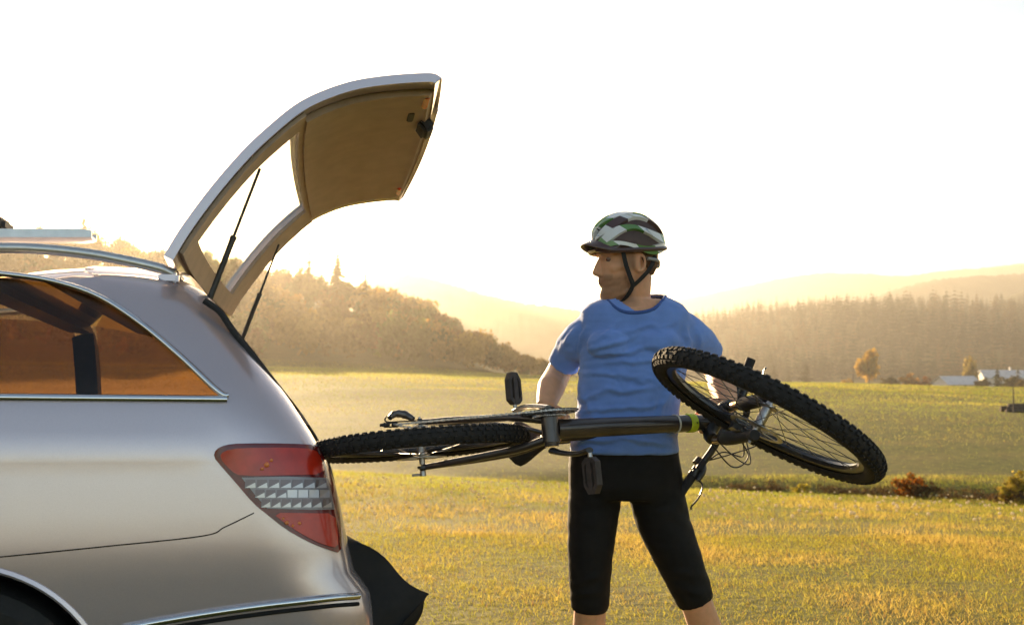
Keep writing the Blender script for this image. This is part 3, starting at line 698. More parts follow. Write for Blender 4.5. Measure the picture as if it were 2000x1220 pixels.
AMB = pm('lit_bulb', (.9, .25, .05), .2, 0, 1)
for cx, cy, r0 in ((521,907,.008),(512,915,.005),(530,898,.005),(560,1020,.006),(585,1021,.005),(553,1012,.004),(572,1026,.004)):
    u, n = trace(cx, cy, .012); bm = bmesh.new(); bmesh.ops.create_icosphere(bm, subdivisions=2, radius=r0, matrix=Matrix.Translation(on_side(u, n, .010))); mesh_bm('bulb', bm, AMB, lamp, 60)

lamp2 = empty('tail_lamp', cW(-.08, WID, 1.0)); lamp2.parent = car; lamp2.matrix_parent_inverse = Matrix.Translation(-WLOC(car))
for ch in list(lamp.children):      # the lamp on the other side, mirrored
    me = ch.data.copy()
    for v in me.vertices: v.co = v.co+cL*(WID-2*(v.co-CO).dot(cL))
    me.flip_normals(); link(ch.name.split('.')[0], me, None, lamp2)
# ---- tailgate, open
edge_px = [(338,508),(372,452),(430,374),(490,305),(540,258),(590,218),(640,193),(700,174),(770,164),(838,160),(850,164)]
EDG = [plane_hit(a, b, .17) for a, b in edge_px]
ns_ = 48
ec = spline([Vector((u, n, 0)) for u, n in EDG], ns_)
def tg(i, l, off):
    """tailgate point: i index along hinge->end, l lateral, off outward offset"""
    a, b = ec[max(i-1, 0)], ec[min(i+1, ns_-1)]; t = (b-a).normalized(); m = Vector((-t.y, t.x, 0))
    c = (l-.9)/.73; q = ec[i]+m*(off+.05*(1-c*c))   # arched across the width
    return cW(q.x, l, q.y)
S0, S1 = 5, 23
lat = np.concatenate([[.17,.20], np.linspace(.26, 1.54, 25), [1.60, 1.63]])
gate = empty('tailgate', tg(0, .9, 0)); gate.parent = car; gate.matrix_parent_inverse = Matrix.Translation(-WLOC(car))
def gate_slab(name, i0, i1, l0, l1, o0, o1, mat, hole=None, bev=True):
    js = [l for l in lat if l0-1e-6 <= l <= l1+1e-6]; bm = bmesh.new(); G = []
    for o in (o0, o1): G.append([[bm.verts.new(tg(i, l, o)) for l in js] for i in range(i0, i1+1)])
    def inside(i, j): return hole and hole[0] <= i+i0 < hole[1] and hole[2] <= js[j]+1e-6 and js[j+1] <= hole[3]+1e-6
    ni, nj = i1-i0, len(js)-1
    for i in range(ni):
        for j in range(nj):
            if inside(i, j): continue
            bm.faces.new((G[0][i][j], G[0][i][j+1], G[0][i+1][j+1], G[0][i+1][j])); bm.faces.new((G[1][i][j], G[1][i+1][j], G[1][i+1][j+1], G[1][i][j+1]))
            for di, dj, e in ((-1,0,((i,j),(i,j+1))),(1,0,((i+1,j+1),(i+1,j))),(0,-1,((i+1,j),(i,j))),(0,1,((i,j+1),(i+1,j+1)))):
                a, b = i+di, j+dj
                if a < 0 or b < 0 or a >= ni or b >= nj or inside(a, b):
                    (p, q), (r, s) = e; bm.faces.new((G[0][p][q], G[1][p][q], G[1][r][s], G[0][r][s]))
    bmesh.ops.recalc_face_normals(bm, faces=bm.faces); return mesh_bm(name, bm, mat, gate, 40)
HL0, HL1 = lat[4], lat[-5]
gate_slab('outer_skin', 0, ns_-1, .17, 1.63, .0, .030, PAINT, (S0, S1, HL0, HL1))
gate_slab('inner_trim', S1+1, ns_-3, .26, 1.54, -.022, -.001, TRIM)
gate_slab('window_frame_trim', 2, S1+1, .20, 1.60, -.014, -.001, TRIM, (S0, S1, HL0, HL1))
gate_slab('rear_glass', S0, S1, HL0, HL1, .018, .021, CLEAR)
def gate_box(name, i, l, off, hs, hl, ho, mat, bevel=.004):
    c = tg(i, l, off); t = (tg(min(i+1, ns_-1), l, off)-tg(max(i-1, 0), l, off)).normalized(); m = cL.cross(t).normalized()
    bm = bmesh.new(); box_into(bm, c, t*hs, cL*hl, m*ho)
    if bevel: bmesh.ops.bevel(bm, geom=bm.edges[:], offset=bevel, segments=2, affect='EDGES')
    bmesh.ops.recalc_face_normals(bm, faces=bm.faces); return mesh_bm(name, bm, mat, gate, 40)
REDREF = pm('red_reflector', (.85, .10, .03), .2, 0, 1)
gate_box('reflector', ns_-5, .34, -.024, .010, .05, .006, REDREF); gate_box('reflector', ns_-5, 1.46, -.024, .010, .05, .006, REDREF)
gate_box('pull_handle', ns_-7, .52, -.024, .012, .045, .005, DARKP); gate_box('latch', ns_-2, .62, -.02, .03, .055, .025, DARKP, .012)
gate_box('plate_trim', ns_-4, .95, .065, .05, .30, .02, PAINT, .012)
gate_box('wiper_base', 26, .9, .062, .035, .04, .018, DARKP, .01)
gate_box('high_brake_light', 2, .9, .055, .02, .22, .012, REDD, .005)
STRUT = pm('strut_black', (.03, .028, .026), .4)
for l in (.36, 1.50):
    i = 15; a = tg(i, l, -.02); un = plane_hit(402, 585, .36); b = cW(un[0]-.005, l, un[1]-.05)
    m = a.lerp(b, .48); bm = bmesh.new(); tube_into(bm, [m, b], .0095, 12); tube_into(bm, [a, m], .0048, 10); tube_into(bm, [m.lerp(b, -.02), m.lerp(b, .03)], .0108, 12)
    bmesh.ops.recalc_face_normals(bm, faces=bm.faces); mesh_bm('gas_strut', bm, STRUT, gate, 40)
# hatch seal round the near pillar
seal = [plane_hit(a, b, .2) for a, b in ((408,588),(420,596),(440,612),(470,655),(540,745),(600,838),(632,900))]
tube('hatch_seal', [cW(q.x-.012, .19, q.y) for q in spline([Vector((u, n, 0)) for u, n in seal], 50)], .010, RUBBER, car, 8)
# roof rails
for side in (0, 1):
    r_ = [plane_hit(a, b, .27) for a, b in ((-420,497),(-200,486),(0,484),(90,487),(180,497),(255,511),(315,525),(340,536))]
    tube('roof_rail', [cW(q.x, .27 if side == 0 else WID-.27, q.y) for q in spline([Vector((u, n, 0)) for u, n in r_], 50)], .016, ALU, car, 10, flat=((0,0,1), .8))
    for a, b in ((-430,515),(-150,505),(330,540)):
        u, n = plane_hit(a, b, .27); bm = bmesh.new(); box_into(bm, cW(u, .27 if side == 0 else WID-.27, n-.005), cU*.03, cL*.012, cN*.018); bmesh.ops.bevel(bm, geom=bm.edges[:], offset=.008, segments=2, affect='EDGES'); mesh_bm('rail_foot', bm, PAINT, car, 40)
tag(car, 'silver estate car with its tailgate raised open on the meadow', 'car')
# roof carrier (a thing of its own on the rails)
ca = plane_hit(-420, 462, .55); cb = plane_hit(184, 462, .55); carr = empty('roof_carrier', cW(ca[0], .55, ca[1]))
bm = bmesh.new(); pr = [(-.045,.016),(-.045,-.012),(-.02,-.02),(.02,-.02),(.045,-.012),(.045,.016),(.036,.016),(.034,-.006),(-.034,-.006),(-.036,.016)]
ends = []
for u in (ca[0], cb[0]-.03, cb[0]):
    k = 1 if u < cb[0] else .8; ends.append([bm.verts.new(cW(u, .55+a*k, np.interp(u, [ca[0], cb[0]], [ca[1], cb[1]])+b*k)) for a, b in pr])
for a, b in zip(ends, ends[1:]):
    for i in range(len(pr)): j = (i+1) % len(pr); bm.faces.new((a[i], a[j], b[j], b[i]))
bm.faces.new(ends[0][::-1]); bm.faces.new(ends[-1]); bmesh.ops.recalc_face_normals(bm, faces=bm.faces); mesh_bm('wheel_tray', bm, ALU, carr, 30)
uc = plane_hit(5, 445, .55); bm = bmesh.new(); box_into(bm, cW(uc[0]-.05, .55, uc[1]+.005), cU*.07, cL*.05, cN*.022); bmesh.ops.bevel(bm, geom=bm.edges[:], offset=.012, segments=2, affect='EDGES'); mesh_bm('strap_clamp', bm, DARKP, carr, 40)
for u in (ca[0]+.08, ca[0]+.40):
    tube('cross_bar', [cW(u, l, 1.655+.012*math.sin((l-.2)/1.4*math.pi)) for l in np.linspace(.2, 1.6, 9)], .016, ALU, carr, 10)
tag(carr, 'aluminium bike tray carrier mounted across the car roof', 'roof carrier')
# black bumper cover hanging out of the boot
CLOTH = pm('black_cover', (.016, .014, .013), .85, var=.3, scale=9, bump=.3, bscale=25)
prof = [plane_hit(a, b, .2) for a, b in ((640,1020),(672,1042),(705,1062),(760,1100),(805,1132),(832,1156),(828,1175),(812,1200),(795,1228),(776,1262))]
pc = spline([Vector((u, n, 0)) for u, n in prof], 40)
bm = bmesh.new(); cols = []
for j in range(15):
    l = .16+.42*j/14; f = j/14
    cols.append([bm.verts.new(cW(q.x-.10*f*(i/39.)+.006*math.sin(i*.7+j), l+.01*math.sin(i*.5), q.y-.20*f*min(1, i/16)-.012*math.sin(i*.45+j*.9))) for i, q in enumerate(pc)])
# near edge drapes down the bumper
dr = [[bm.verts.new(cW(q.x-(.02+.035*k)*(i/39.)*2.2, .15-.012*k+.012*math.sin(i*.6+k), q.y-(.045*k)*(.3+min(1, i/14.)))) for i, q in enumerate(pc)] for k in range(1, 6)]
grid = dr[::-1]+cols
for a, b in zip(grid, grid[1:]):
    for i in range(39): bm.faces.new((a[i], a[i+1], b[i+1], b[i]))
bmesh.ops.recalc_face_normals(bm, faces=bm.faces)
ob = mesh_bm('boot_cover', bm, CLOTH, None, 60); md = ob.modifiers.new('thick', 'SOLIDIFY'); md.thickness = .004
tag(ob, 'black fabric bumper cover hanging out of the open car boot', 'cover')
# ------------------------------------------------------------------ bicycle held flat on its side: f forward, u up (of the bike), d drive side
def bike_axes(psi, pit, roll):
    Fv = Vector((math.cos(R(psi))*math.cos(R(pit)), -math.sin(R(psi))*math.cos(R(pit)), math.sin(R(pit))))
    Uv = Vector((math.sin(R(psi))*math.cos(R(roll)), math.cos(R(psi))*math.cos(R(roll)), -math.sin(R(roll))))
    Uv = (Uv-Fv*Uv.dot(Fv)).normalized(); return Fv, Uv, Fv.cross(Uv)
bF, bU, bD = bike_axes(17.4, 8.0, 8.8)
BB = P(1075, 838, 2.632)
def bW(f, u, d=0.0): return BB+bF*f+bU*u+bD*d
HA = R(72); bS = (bF*math.cos(HA)-bU*math.sin(HA)).normalized()
HB = bW(.4476, .4598)                         # lower end of the head tube
STEER = Matrix.Rotation(R(-35.1), 3, bS)
sN = STEER @ bD; sE = STEER @ (bD.cross(bS)); sE = sE if (STEER.inverted() @ sE).dot(bF) > 0 else -sE   # wheel axis, fork-forward
def fW(e, s, n=0.0): return HB+sE*e+bS*s+sN*n
FRONT_AX = fW(.045, .44); REAR_AX = bW(-.448, .045)
BLK = pm('bike_black', (.028, .025, .023), .35, .2, .4, var=.3, scale=25); MATT = pm('bike_matt', (.022, .020, .019), .6, var=.25, scale=30)
FRM = pm('frame_paint', (.060, .045, .040), .30, .3, .7, var=.25, scale=14); TYR = pm('bike_tyre', (.022, .019, .017), .85, var=.35, scale=40, bump=.3, bscale=250)
STEEL = pm('bike_steel', (.45, .42, .40), .3, 1.0, var=.2, scale=60); GOLD = pm('fork_stanchion', (.62, .42, .22), .22, .9); NEON = pm('neon_band', (.75, .85, .04), .5)
WBAND = pm('white_band', (.7, .66, .58), .5); SPK = pm('spoke_steel', (.10, .09, .085), .35, .9); GRIPM = pm('rubber_grip', (.02, .018, .018), .8, bump=.5, bscale=200)
bike = empty('bicycle', BB)
def sub(name, parent, loc):
    e = empty(name, loc); e.parent = parent; e.matrix_parent_inverse = Matrix.Translation(-WLOC(parent)); return e
def bm_obj(name, fn, mat, parent, sm=40):
    bm = bmesh.new(); fn(bm); bmesh.ops.recalc_face_normals(bm, faces=bm.faces); return mesh_bm(name, bm, mat, parent, sm)
WR = .352
def make_wheel(c, ax, e1, seed, disc_side):
    w = sub('wheel', bike, c); e2 = ax.cross(e1).normalized(); g = random.Random(seed)
    def at(a, r, n): return c+(e1*math.cos(a)+e2*math.sin(a))*r+ax*n
    def tyre(bm):
        M, m, tr = 120, 14, .0265; rings = []
        for i in range(M):
            a = 2*math.pi*i/M; rings.append([bm.verts.new(at(a, WR-.030+tr*math.cos(t), tr*1.04*math.sin(t))) for t in [math.pi*(-.80+1.60*j/(m-1)) for j in range(m)]])
        for i in range(M):
            for j in range(m-1): bm.faces.new((rings[i][j], rings[(i+1) % M][j], rings[(i+1) % M][j+1], rings[i][j+1]))
        K = 84
        for i in range(K):
            for t, hw, hl in ((-.95,.0045,.0062),(-.42,.0050,.0050),(0,.0055,.0050),(.42,.0050,.0050),(.95,.0045,.0062)):
                off = .5 if abs(t) < .6 and t != 0 else 0
                a = 2*math.pi*(i+off+.08*g.random())/K
                if t == 0 and i % 2: continue
                er = e1*math.cos(a)+e2*math.sin(a); et = -e1*math.sin(a)+e2*math.cos(a); nn = er*math.cos(t)+ax*math.sin(t); sd = -er*math.sin(t)+ax*math.cos(t)
                box_into(bm, c+er*(WR-.030)+nn*(tr+.0012), et*hl*1.1, sd*hw, nn*.0042)
    bm_obj('tyre', tyre, TYR, w, 35)
    def rim(bm):
        prof = [(-.0125,.306),(-.0135,.296),(-.010,.284),(0,.279),(.010,.284),(.0135,.296),(.0125,.306),(.0,.300),(-.0125,.306)]
        lathe_into(bm, c, ax, prof, 96)
    bm_obj('rim', rim, BLK, w, 40)
    def hub(bm):
        lathe_into(bm, c, ax, [(-.062,.0),(-.062,.009),(-.045,.010),(-.036,.012),(-.034,.027),(-.029,.027),(-.026,.015),(.026,.015),(.029,.027),(.034,.027),(.036,.012),(.045,.010),(.062,.009),(.062,0)], 24)
    bm_obj('hub', hub, STEEL, w, 40)
    bm = bmesh.new(); tube_into(bm, [Vector((0,0,0)), Vector((0,0,1))], .00115, 5); me = bpy.data.meshes.new('spoke'); bm.to_mesh(me); bm.free(); me.materials.append(SPK)
    for k in range(32):
        s = 1 if k % 2 else -1; a = 2*math.pi*k/32; da = (.95 if (k//2) % 2 else -.95)
        p0 = at(a+da*.9, .026, s*.031); p1 = at(a, .283, s*.003); d = p1-p0
        o = bpy.data.objects.new('spoke', me); COL.objects.link(o); o.parent = w
        o.matrix_parent_inverse = Matrix.Translation(-WLOC(w))
        o.matrix_basis = Matrix.Translation(p0) @ d.to_track_quat('Z', 'Y').to_matrix().to_4x4() @ Matrix.Diagonal((1, 1, d.length, 1))
    def rotor(bm):
        sd = disc_side*.043
        lathe_into(bm, c, ax, [(sd-.001,.066),(sd-.001,.080),(sd+.001,.080),(sd+.001,.066),(sd-.001,.066)], 48)
        for k in range(6):
            a = k*math.pi/3; er = e1*math.cos(a)+e2*math.sin(a); et = -e1*math.sin(a)+e2*math.cos(a)
            box_into(bm, c+ax*sd+er*.045+et*.008, er*.026+et*.006, et*.004, ax*.0009)
    bm_obj('brake_disc', rotor, STEEL, w, 30)
    return w
make_wheel(REAR_AX, bD, bF, 1, -1); make_wheel(FRONT_AX, sN, sE, 2, -1)
# frame
frame = sub('frame', bike, BB)
ST = bW(-.125, .375); HT = HB-bS*.115; HBt = HB-bS*.02
tube('down_tube', [bW(.012, .014), bW(.012, .014).lerp(HBt, .5)-bU*.004, HBt], [.031, .0295, .027], FRM, frame, 20, flat=(bD, .92))
tube('top_tube', [ST+bS*.015, HT+bS*.025], [.019, .022], FRM, frame, 16); tube('seat_tube', [bW(-.003, .02), ST-bU*.0], [.020, .0175], FRM, frame, 16)
tube('head_tube', [HB, HT], [.0255, .0255], FRM, frame, 20); tube('seat_collar', [ST-bU*.012, ST+bU*.012], .0215, BLK, frame, 16)
bm_obj('bottom_bracket', lambda bm: lathe_into(bm, BB, bD, [(-.052,0),(-.052,.021),(-.040,.0225),(-.039,.0265),(.039,.0265),(.040,.0225),(.052,.021),(.052,0)], 28), FRM, frame)
for s in (-1, 1):
    tube('chain_stay', spline([bW(-.02, .0, s*.030), bW(-.11, .006, s*.048), bW(-.25, .02, s*.060), bW(-.40, .042, s*.070), REAR_AX+bD*s*.072], 16), [.0125]*5+[.0115]*6+[.010]*5, FRM, frame, 12)
    tube('seat_stay', spline([ST-bU*.03+bD*s*.018, ST.lerp(REAR_AX, .25)+bD*s*.045, ST.lerp(REAR_AX, .6)+bD*s*.062, REAR_AX+bD*s*.072+bU*.012], 14), .0085, FRM, frame, 10)
    def drop(bm): lathe_into(bm, REAR_AX+bD*s*.072, bD*s, [(-.004,0),(-.004,.017),(.004,.017),(.006,.010),(.012,.009),(.012,0)], 16); box_into(bm, REAR_AX+bD*s*.072+bF*.02, bF*.02, bU*.009, bD*.0035)
    bm_obj('dropout', drop, BLK, frame, 30)
def ringband(name, t, w, r, mat): a = bW(.012, .014); q = a.lerp(HBt, t); dr = (HBt-a).normalized(); tube(name, [q-dr*w, q+dr*w], r, mat, bike, 20, flat=(bD, .95))
ringband('yellow_band', .835, .0135, .0315, NEON); ringband('white_band', .735, .003, .0312, WBAND)
# skewer, cassette, derailleur, chain, cranks
bm_obj('rear_skewer', lambda bm: (tube_into(bm, [REAR_AX-bD*.095, REAR_AX+bD*.09], .0045, 10), tube_into(bm, [REAR_AX-bD*.1, REAR_AX-bD*.085], .010, 12), box_into(bm, REAR_AX-bD*.094-bF*.02+bU*.01, bF*.022, bU*.004, bD*.004)), STEEL, bike)
def cass(bm):
    for k in range(8):
        r = .052-.0047*k; h = .032+k*.0042
        m = 60; ra = []
        for hh in (h, h+.002): ra.append([bm.verts.new(REAR_AX+bD*hh+(bF*math.cos(2*math.pi*i/m)+bU*math.sin(2*math.pi*i/m))*(r+(.003 if i % 3 == 0 else 0))) for i in range(m)])
        for i in range(m): bm.faces.new((ra[0][i], ra[0][(i+1) % m], ra[1][(i+1) % m], ra[1][i]))
        bm.faces.new(ra[1]); bm.faces.new(ra[0][::-1])
bm_obj('cassette', cass, STEEL, bike, 30)
der = sub('rear_derailleur', bike, REAR_AX+bD*.08)
Dp = REAR_AX+bD*.083-bU*.02-bF*.012
tube('knuckle', spline([Dp, Dp-bF*.03+bD*.018, Dp-bF*.055+bD*.022-bU*.02, Dp-bF*.062+bD*.008-bU*.045], 12), [.008,.010,.011,.013,.014,.012,.0135,.011,.012,.010,.009,.008], pm('derailleur_grey', (.16, .14, .13), .35, .8, var=.4, scale=60), der, 12)
bm_obj('cage', lambda bm: (box_into(bm, Dp-bF*.045-bU*.075-bD*.012, bF*.012+bU*.02, bU*.006, bD*.002), box_into(bm, Dp-bF*.045-bU*.075-bD*.024, bF*.012+bU*.02, bU*.006, bD*.002)), MATT, der)
for k in (0, 1): bm_obj('jockey_wheel', lambda bm: lathe_into(bm, Dp-bF*(.035+.02*k)-bU*(.055+.042*k)-bD*.018, bD, [(-.004,.004),(-.004,.016),(.004,.016),(.004,.004)], 14), MATT, der)
tube('derailleur_cable', spline([Dp-bF*.055+bD*.024, Dp-bF*.10+bD*.020+bU*.01, Dp-bF*.105+bD*.004+bU*.02, Dp-bF*.05+bD*.0+bU*.03, Dp+bF*.03-bD*.005+bU*.03], 24), .0025, MATT, der, 7)
def ringgear(r, h, th, teeth):
    def fn(bm):
        m = teeth*4; A = []
        for hh, ri in ((h, r-.014), (h, None), (h+th, None), (h+th, r-.014)):
            A.append([bm.verts.new(BB+bD*hh+(bF*math.cos(2*math.pi*i/m)+bU*math.sin(2*math.pi*i/m))*(ri if ri else r+(.0035 if i % 4 < 2 else -.0015))) for i in range(m)])
        for a, b in ((0,1),(1,2),(2,3),(3,0)):
            for i in range(m): bm.faces.new((A[a][i], A[a][(i+1) % m], A[b][(i+1) % m], A[b][i]))
    return fn
for r, h, t in ((.088, .052, 42), (.067, .045, 32), (.048, .038, 24)): bm_obj('chainring', ringgear(r, h, .0025, t), BLK if r > .06 else STEEL, bike, 30)
def spider(bm):
    for k in range(4):
        a = k*math.pi/2+.5; e = bF*math.cos(a)+bU*math.sin(a); g_ = -bF*math.sin(a)+bU*math.cos(a); box_into(bm, BB+bD*.050+e*.045, e*.036, g_*.008, bD*.004)
    lathe_into(bm, BB, bD, [(.040,.0),(.040,.022),(.066,.020),(.068,0)], 20)
bm_obj('spider', spider, BLK, bike)
def chain(bm):
    path = []
    r1, r2 = .083, .036; cA, cB = BB+bD*.0505, REAR_AX+bD*.050
    a0 = math.pi*.5+.11
    for i in range(40): a = -a0+2*a0*i/39; path.append(cA+(bF*math.cos(a)+bU*math.sin(a))*r1)
    up = path[-1]; dn = path[0]
    e_up = cB+bU*r2; e_dn = Dp-bF*.035-bU*.075-bD*.018
    seg = [up.lerp(e_up, i/44) for i in range(1, 45)]; path += seg
    for i in range(1, 14): a = math.pi*.5+math.pi*i/14; path.append(cB+(bF*math.cos(a)+bU*math.sin(a))*r2)
    path += [(cB-bU*r2).lerp(e_dn, i/5) for i in range(1, 6)]; path += [e_dn.lerp(dn, i/46) for i in range(1, 46)]
    for i in range(len(path)):
        a, b = path[i], path[(i+1) % len(path)]; d = (b-a)
        if d.length < 1e-4: continue
        t = d.normalized(); w = .0032 if i % 2 else .0022; box_into(bm, (a+b)/2, t*(d.length*.42), bD*w, t.cross(bD).normalized()*.0042)
bm_obj('chain', chain, STEEL, bike, 0)
cdir = (bF*-.80+bU*.58).normalized()
PEDM = pm('pedal_plastic', (.055, .040, .034), .5, var=.3, scale=30)
for s in (1, -1):
    dv = cdir*s; o0 = BB+bD*s*.064; o1 = BB+dv*.17+bD*s*.078
    crk = tube('crank_arm', spline([o0, o0.lerp(o1, .3)+bD*s*.008, o0.lerp(o1, .7)+bD*s*.010, o1], 14), [.0165,.016,.015,.014,.0135,.013,.0125,.0125,.0125,.0125,.013,.0135,.014,.014], BLK if s < 0 else STEEL, bike, 12, flat=(dv.cross(bD), .62))
    ped = sub('pedal', bike, o1); pe = (bF*.35*s+bU*.94).normalized() if s > 0 else (bF*.80+bU*-.6).normalized(); pe = (pe-bD*pe.dot(bD)).normalized(); pf = bD.cross(pe)
    def axle(bm): tube_into(bm, [o1+bD*s*.008, o1+bD*s*.030], [.0065,.0075], 10); tube_into(bm, [o1+bD*s*.03, o1+bD*s*.108], [.010,.0085], 10)
    bm_obj('axle', axle, STEEL, ped)
    def cage_(bm):
        pr = [(-.030,.022),(-.030,.088),(-.014,.112),(.014,.112),(.030,.088),(.030,.022),(.012,.008),(-.012,.008)]
        rings = []
        for k, (sc, hh) in enumerate(((1.0,-.010),(1.0,.010),(.72,.010),(.72,-.010))):
            rings.append([bm.verts.new(o1+pe*(a*sc)+bD*s*((b-.06)*sc+.06+.012)+pf*hh) for a, b in pr])
        for k in range(4):
            for i in range(8): bm.faces.new((rings[k][i], rings[k][(i+1) % 8], rings[(k+1) % 4][(i+1) % 8], rings[(k+1) % 4][i]))
        box_into(bm, o1+bD*s*.07, pe*.009, bD*.045, pf*.011)
        for a in (-.026, .026): box_into(bm, o1+bD*s*.07+pe*a*.62, pe*.003, bD*.036, pf*.006)
    bm_obj('platform', cage_, PEDM, ped, 30)
# saddle and post
SD = bW(-.19, .50)
tube('seat_post', [ST-bU*.02, SD-bU*.03], .0135, BLK, bike, 14)
def saddle(bm):
    rings = []
    for i in range(15):
        t = i/14; f = -.135+.27*t; hw = .068*(1-sstep(.15, .72, t))+.019+.0*t; hw = float(hw)*(math.sin(math.pi*min(1, (t+.06)*3.2)/2) if t < .26 else 1)*(1 if t < .97 else .6); ht = .018+.022*(1-t)
        rings.append([bm.verts.new(SD+bF*f+bD*(hw*math.cos(a))+bU*(ht*math.sin(a)*(1 if math.sin(a) > 0 else .55)+.012*(1-t)**2)) for a in [2*math.pi*k/16 for k in range(16)]])
    for a, b in zip(rings, rings[1:]):
        for k in range(16): bm.faces.new((a[k], a[(k+1) % 16], b[(k+1) % 16], b[k]))
    bm.faces.new(rings[0][::-1]); bm.faces.new(rings[-1])
bm_obj('saddle', saddle, MATT, bike, 50)
# fork
fork = sub('fork', bike, HB)
tube('steerer', [HB+bS*.03, HT-bS*.05], .0165, BLK, fork, 14)
def crown(bm):
    pts = spline([fW(.012, .045, -.064), fW(.0, .018, -.05), fW(0, .006, 0), fW(.0, .018, .05), fW(.012, .045, .064)], 17); tube_into(bm, pts, [.020,.021,.021,.022,.022,.023,.024,.025,.026,.025,.024,.023,.022,.022,.021,.021,.020], 12)
bm_obj('crown', crown, BLK, fork, 50)
for s in (-1, 1):
    tube('stanchion', [fW(.016, .03, s*.063), fW(.030, .215, s*.063)], .0158, GOLD, fork, 16)
    tube('lower_leg', [fW(.026, .165, s*.063), fW(.027, .178, s*.063), fW(.034, .27, s*.063), fW(.040, .40, s*.063), FRONT_AX+sN*s*.063+bS*.02], [.0195,.0225,.0215,.019,.015], MATT, fork, 16)
    tube('wiper_seal', [fW(.024, .15, s*.063), fW(.026, .166, s*.063)], .0205, RUBBER, fork, 14)
    bm_obj('dropout', lambda bm: lathe_into(bm, FRONT_AX+sN*s*.063, sN*s, [(-.009,0),(-.009,.017),(.009,.017),(.013,.010),(.018,.009),(.018,0)], 16), MATT, fork)
tube('arch', spline([fW(.03, .185, -.063), fW(.055, .13, -.052), fW(.062, .105, 0), fW(.055, .13, .052), fW(.03, .185, .063)], 18), .0105, MATT, fork, 10)
tube('front_skewer', [FRONT_AX-sN*.088, FRONT_AX+sN*.085], .005, STEEL, fork, 10)
bm_obj('brake_caliper', lambda bm: (box_into(bm, FRONT_AX-sN*.047-bS*.08-sE*.038, sE*.016, bS*.028, sN*.015), box_into(bm, FRONT_AX-sN*.06-bS*.06-sE*.02, sE*.016, bS*.03, sN*.004)), BLK, fork)
# cockpit
SC = HT-bS*.035; BC = SC+sE*.062-bS*.012; cock = sub('handlebar', bike, BC)
def stem(bm): lathe_into(bm, SC, bS, [(-.03,0),(-.03,.019),(.026,.020),(.028,.0)], 18); tube_into(bm, [SC, SC.lerp(BC, .5), BC], [.019,.0165,.019], 14); tube_into(bm, [BC-sN*.022, BC+sN*.022], .0215, 16)
bm_obj('stem', stem, BLK, cock, 40)
HW = .292
tube('bar', spline([BC-sN*HW-sE*.03, BC-sN*.19-sE*.018-bS*.012, BC-sN*.06, BC+sN*.06, BC+sN*.19-sE*.018-bS*.012, BC+sN*HW-sE*.03], 30), .0125, BLK, cock, 14)
for s in (-1, 1):
    a = BC+sN*s*.19-sE*.018-bS*.012; b = BC+sN*s*HW-sE*.03; dr = (b-a).normalized()
    pts = [b-dr*.118, b-dr*.115, b-dr*.06, b-dr*.004, b+dr*.003]; tube('grip', pts, [.013,.0168,.0160,.0172,.0165], GRIPM, cock, 16)
    bm_obj('grip_collar', lambda bm: (tube_into(bm, [b-dr*.128, b-dr*.116], .0180, 14), tube_into(bm, [b-dr*.150, b-dr*.136], .0165, 12)), BLK, cock)
    k0 = b-dr*.143; fwd = (sE*.78+bS*.55).normalized()
    lev = sub('brake_lever', cock, k0)
    tube('master_cylinder', spline([k0+fwd*.012-dr*.03, k0+fwd*.024, k0+fwd*.026+dr*.035], 8), [.009,.011,.0125,.0125,.012,.011,.010,.009], BLK, lev, 12)
    tube('lever_blade', spline([k0+fwd*.028+dr*.03, k0+fwd*.055+dr*.045, k0+fwd*.066+dr*.09, k0+fwd*.062+dr*.125, k0+fwd*.066+dr*.135], 14), [.007,.0065,.006,.0055,.0055,.0055,.0055,.0055,.0055,.0055,.0055,.006,.0065,.006], BLK, lev, 8, flat=(bS, .6))
    bm_obj('shifter', lambda bm: (lathe_into(bm, k0-dr*.028+fwd*-.006, dr, [(-.014,0),(-.014,.020),(.010,.022),(.014,0)], 18), box_into(bm, k0-dr*.02+bS*.03, dr*.018, fwd*.012, bS*.006)), MATT, lev)
    tube('brake_hose', spline([k0+fwd*.012-dr*.032, k0+fwd*.045-dr*.10, BC+sE*.10+bS*.02+sN*s*.03, fW(.07, .02, -s*.02), fW(.045, .10, -.05)] if s < 0 else [k0+fwd*.012-dr*.032, k0+fwd*.06-dr*.12, BC+sE*.12-sN*.02, BC+sE*.07-sN*.09+bS*.06, HB.lerp(bW(0,0), .12)-bU*.02], 40), .0026, MATT, cock, 7)
    tube('shift_cable', spline([k0-dr*.04+fwd*.006, k0-dr*.10+fwd*.07, BC+sE*.13+bS*.03-sN*.04*s, BC+sE*.06+bS*.09-sN*.06*s, HB.lerp(bW(0,0), .10)-bU*.03], 40), .0024, MATT, cock, 7)
tag(bike, 'black mountain bike carried flat on its side by the cyclist', 'bicycle')
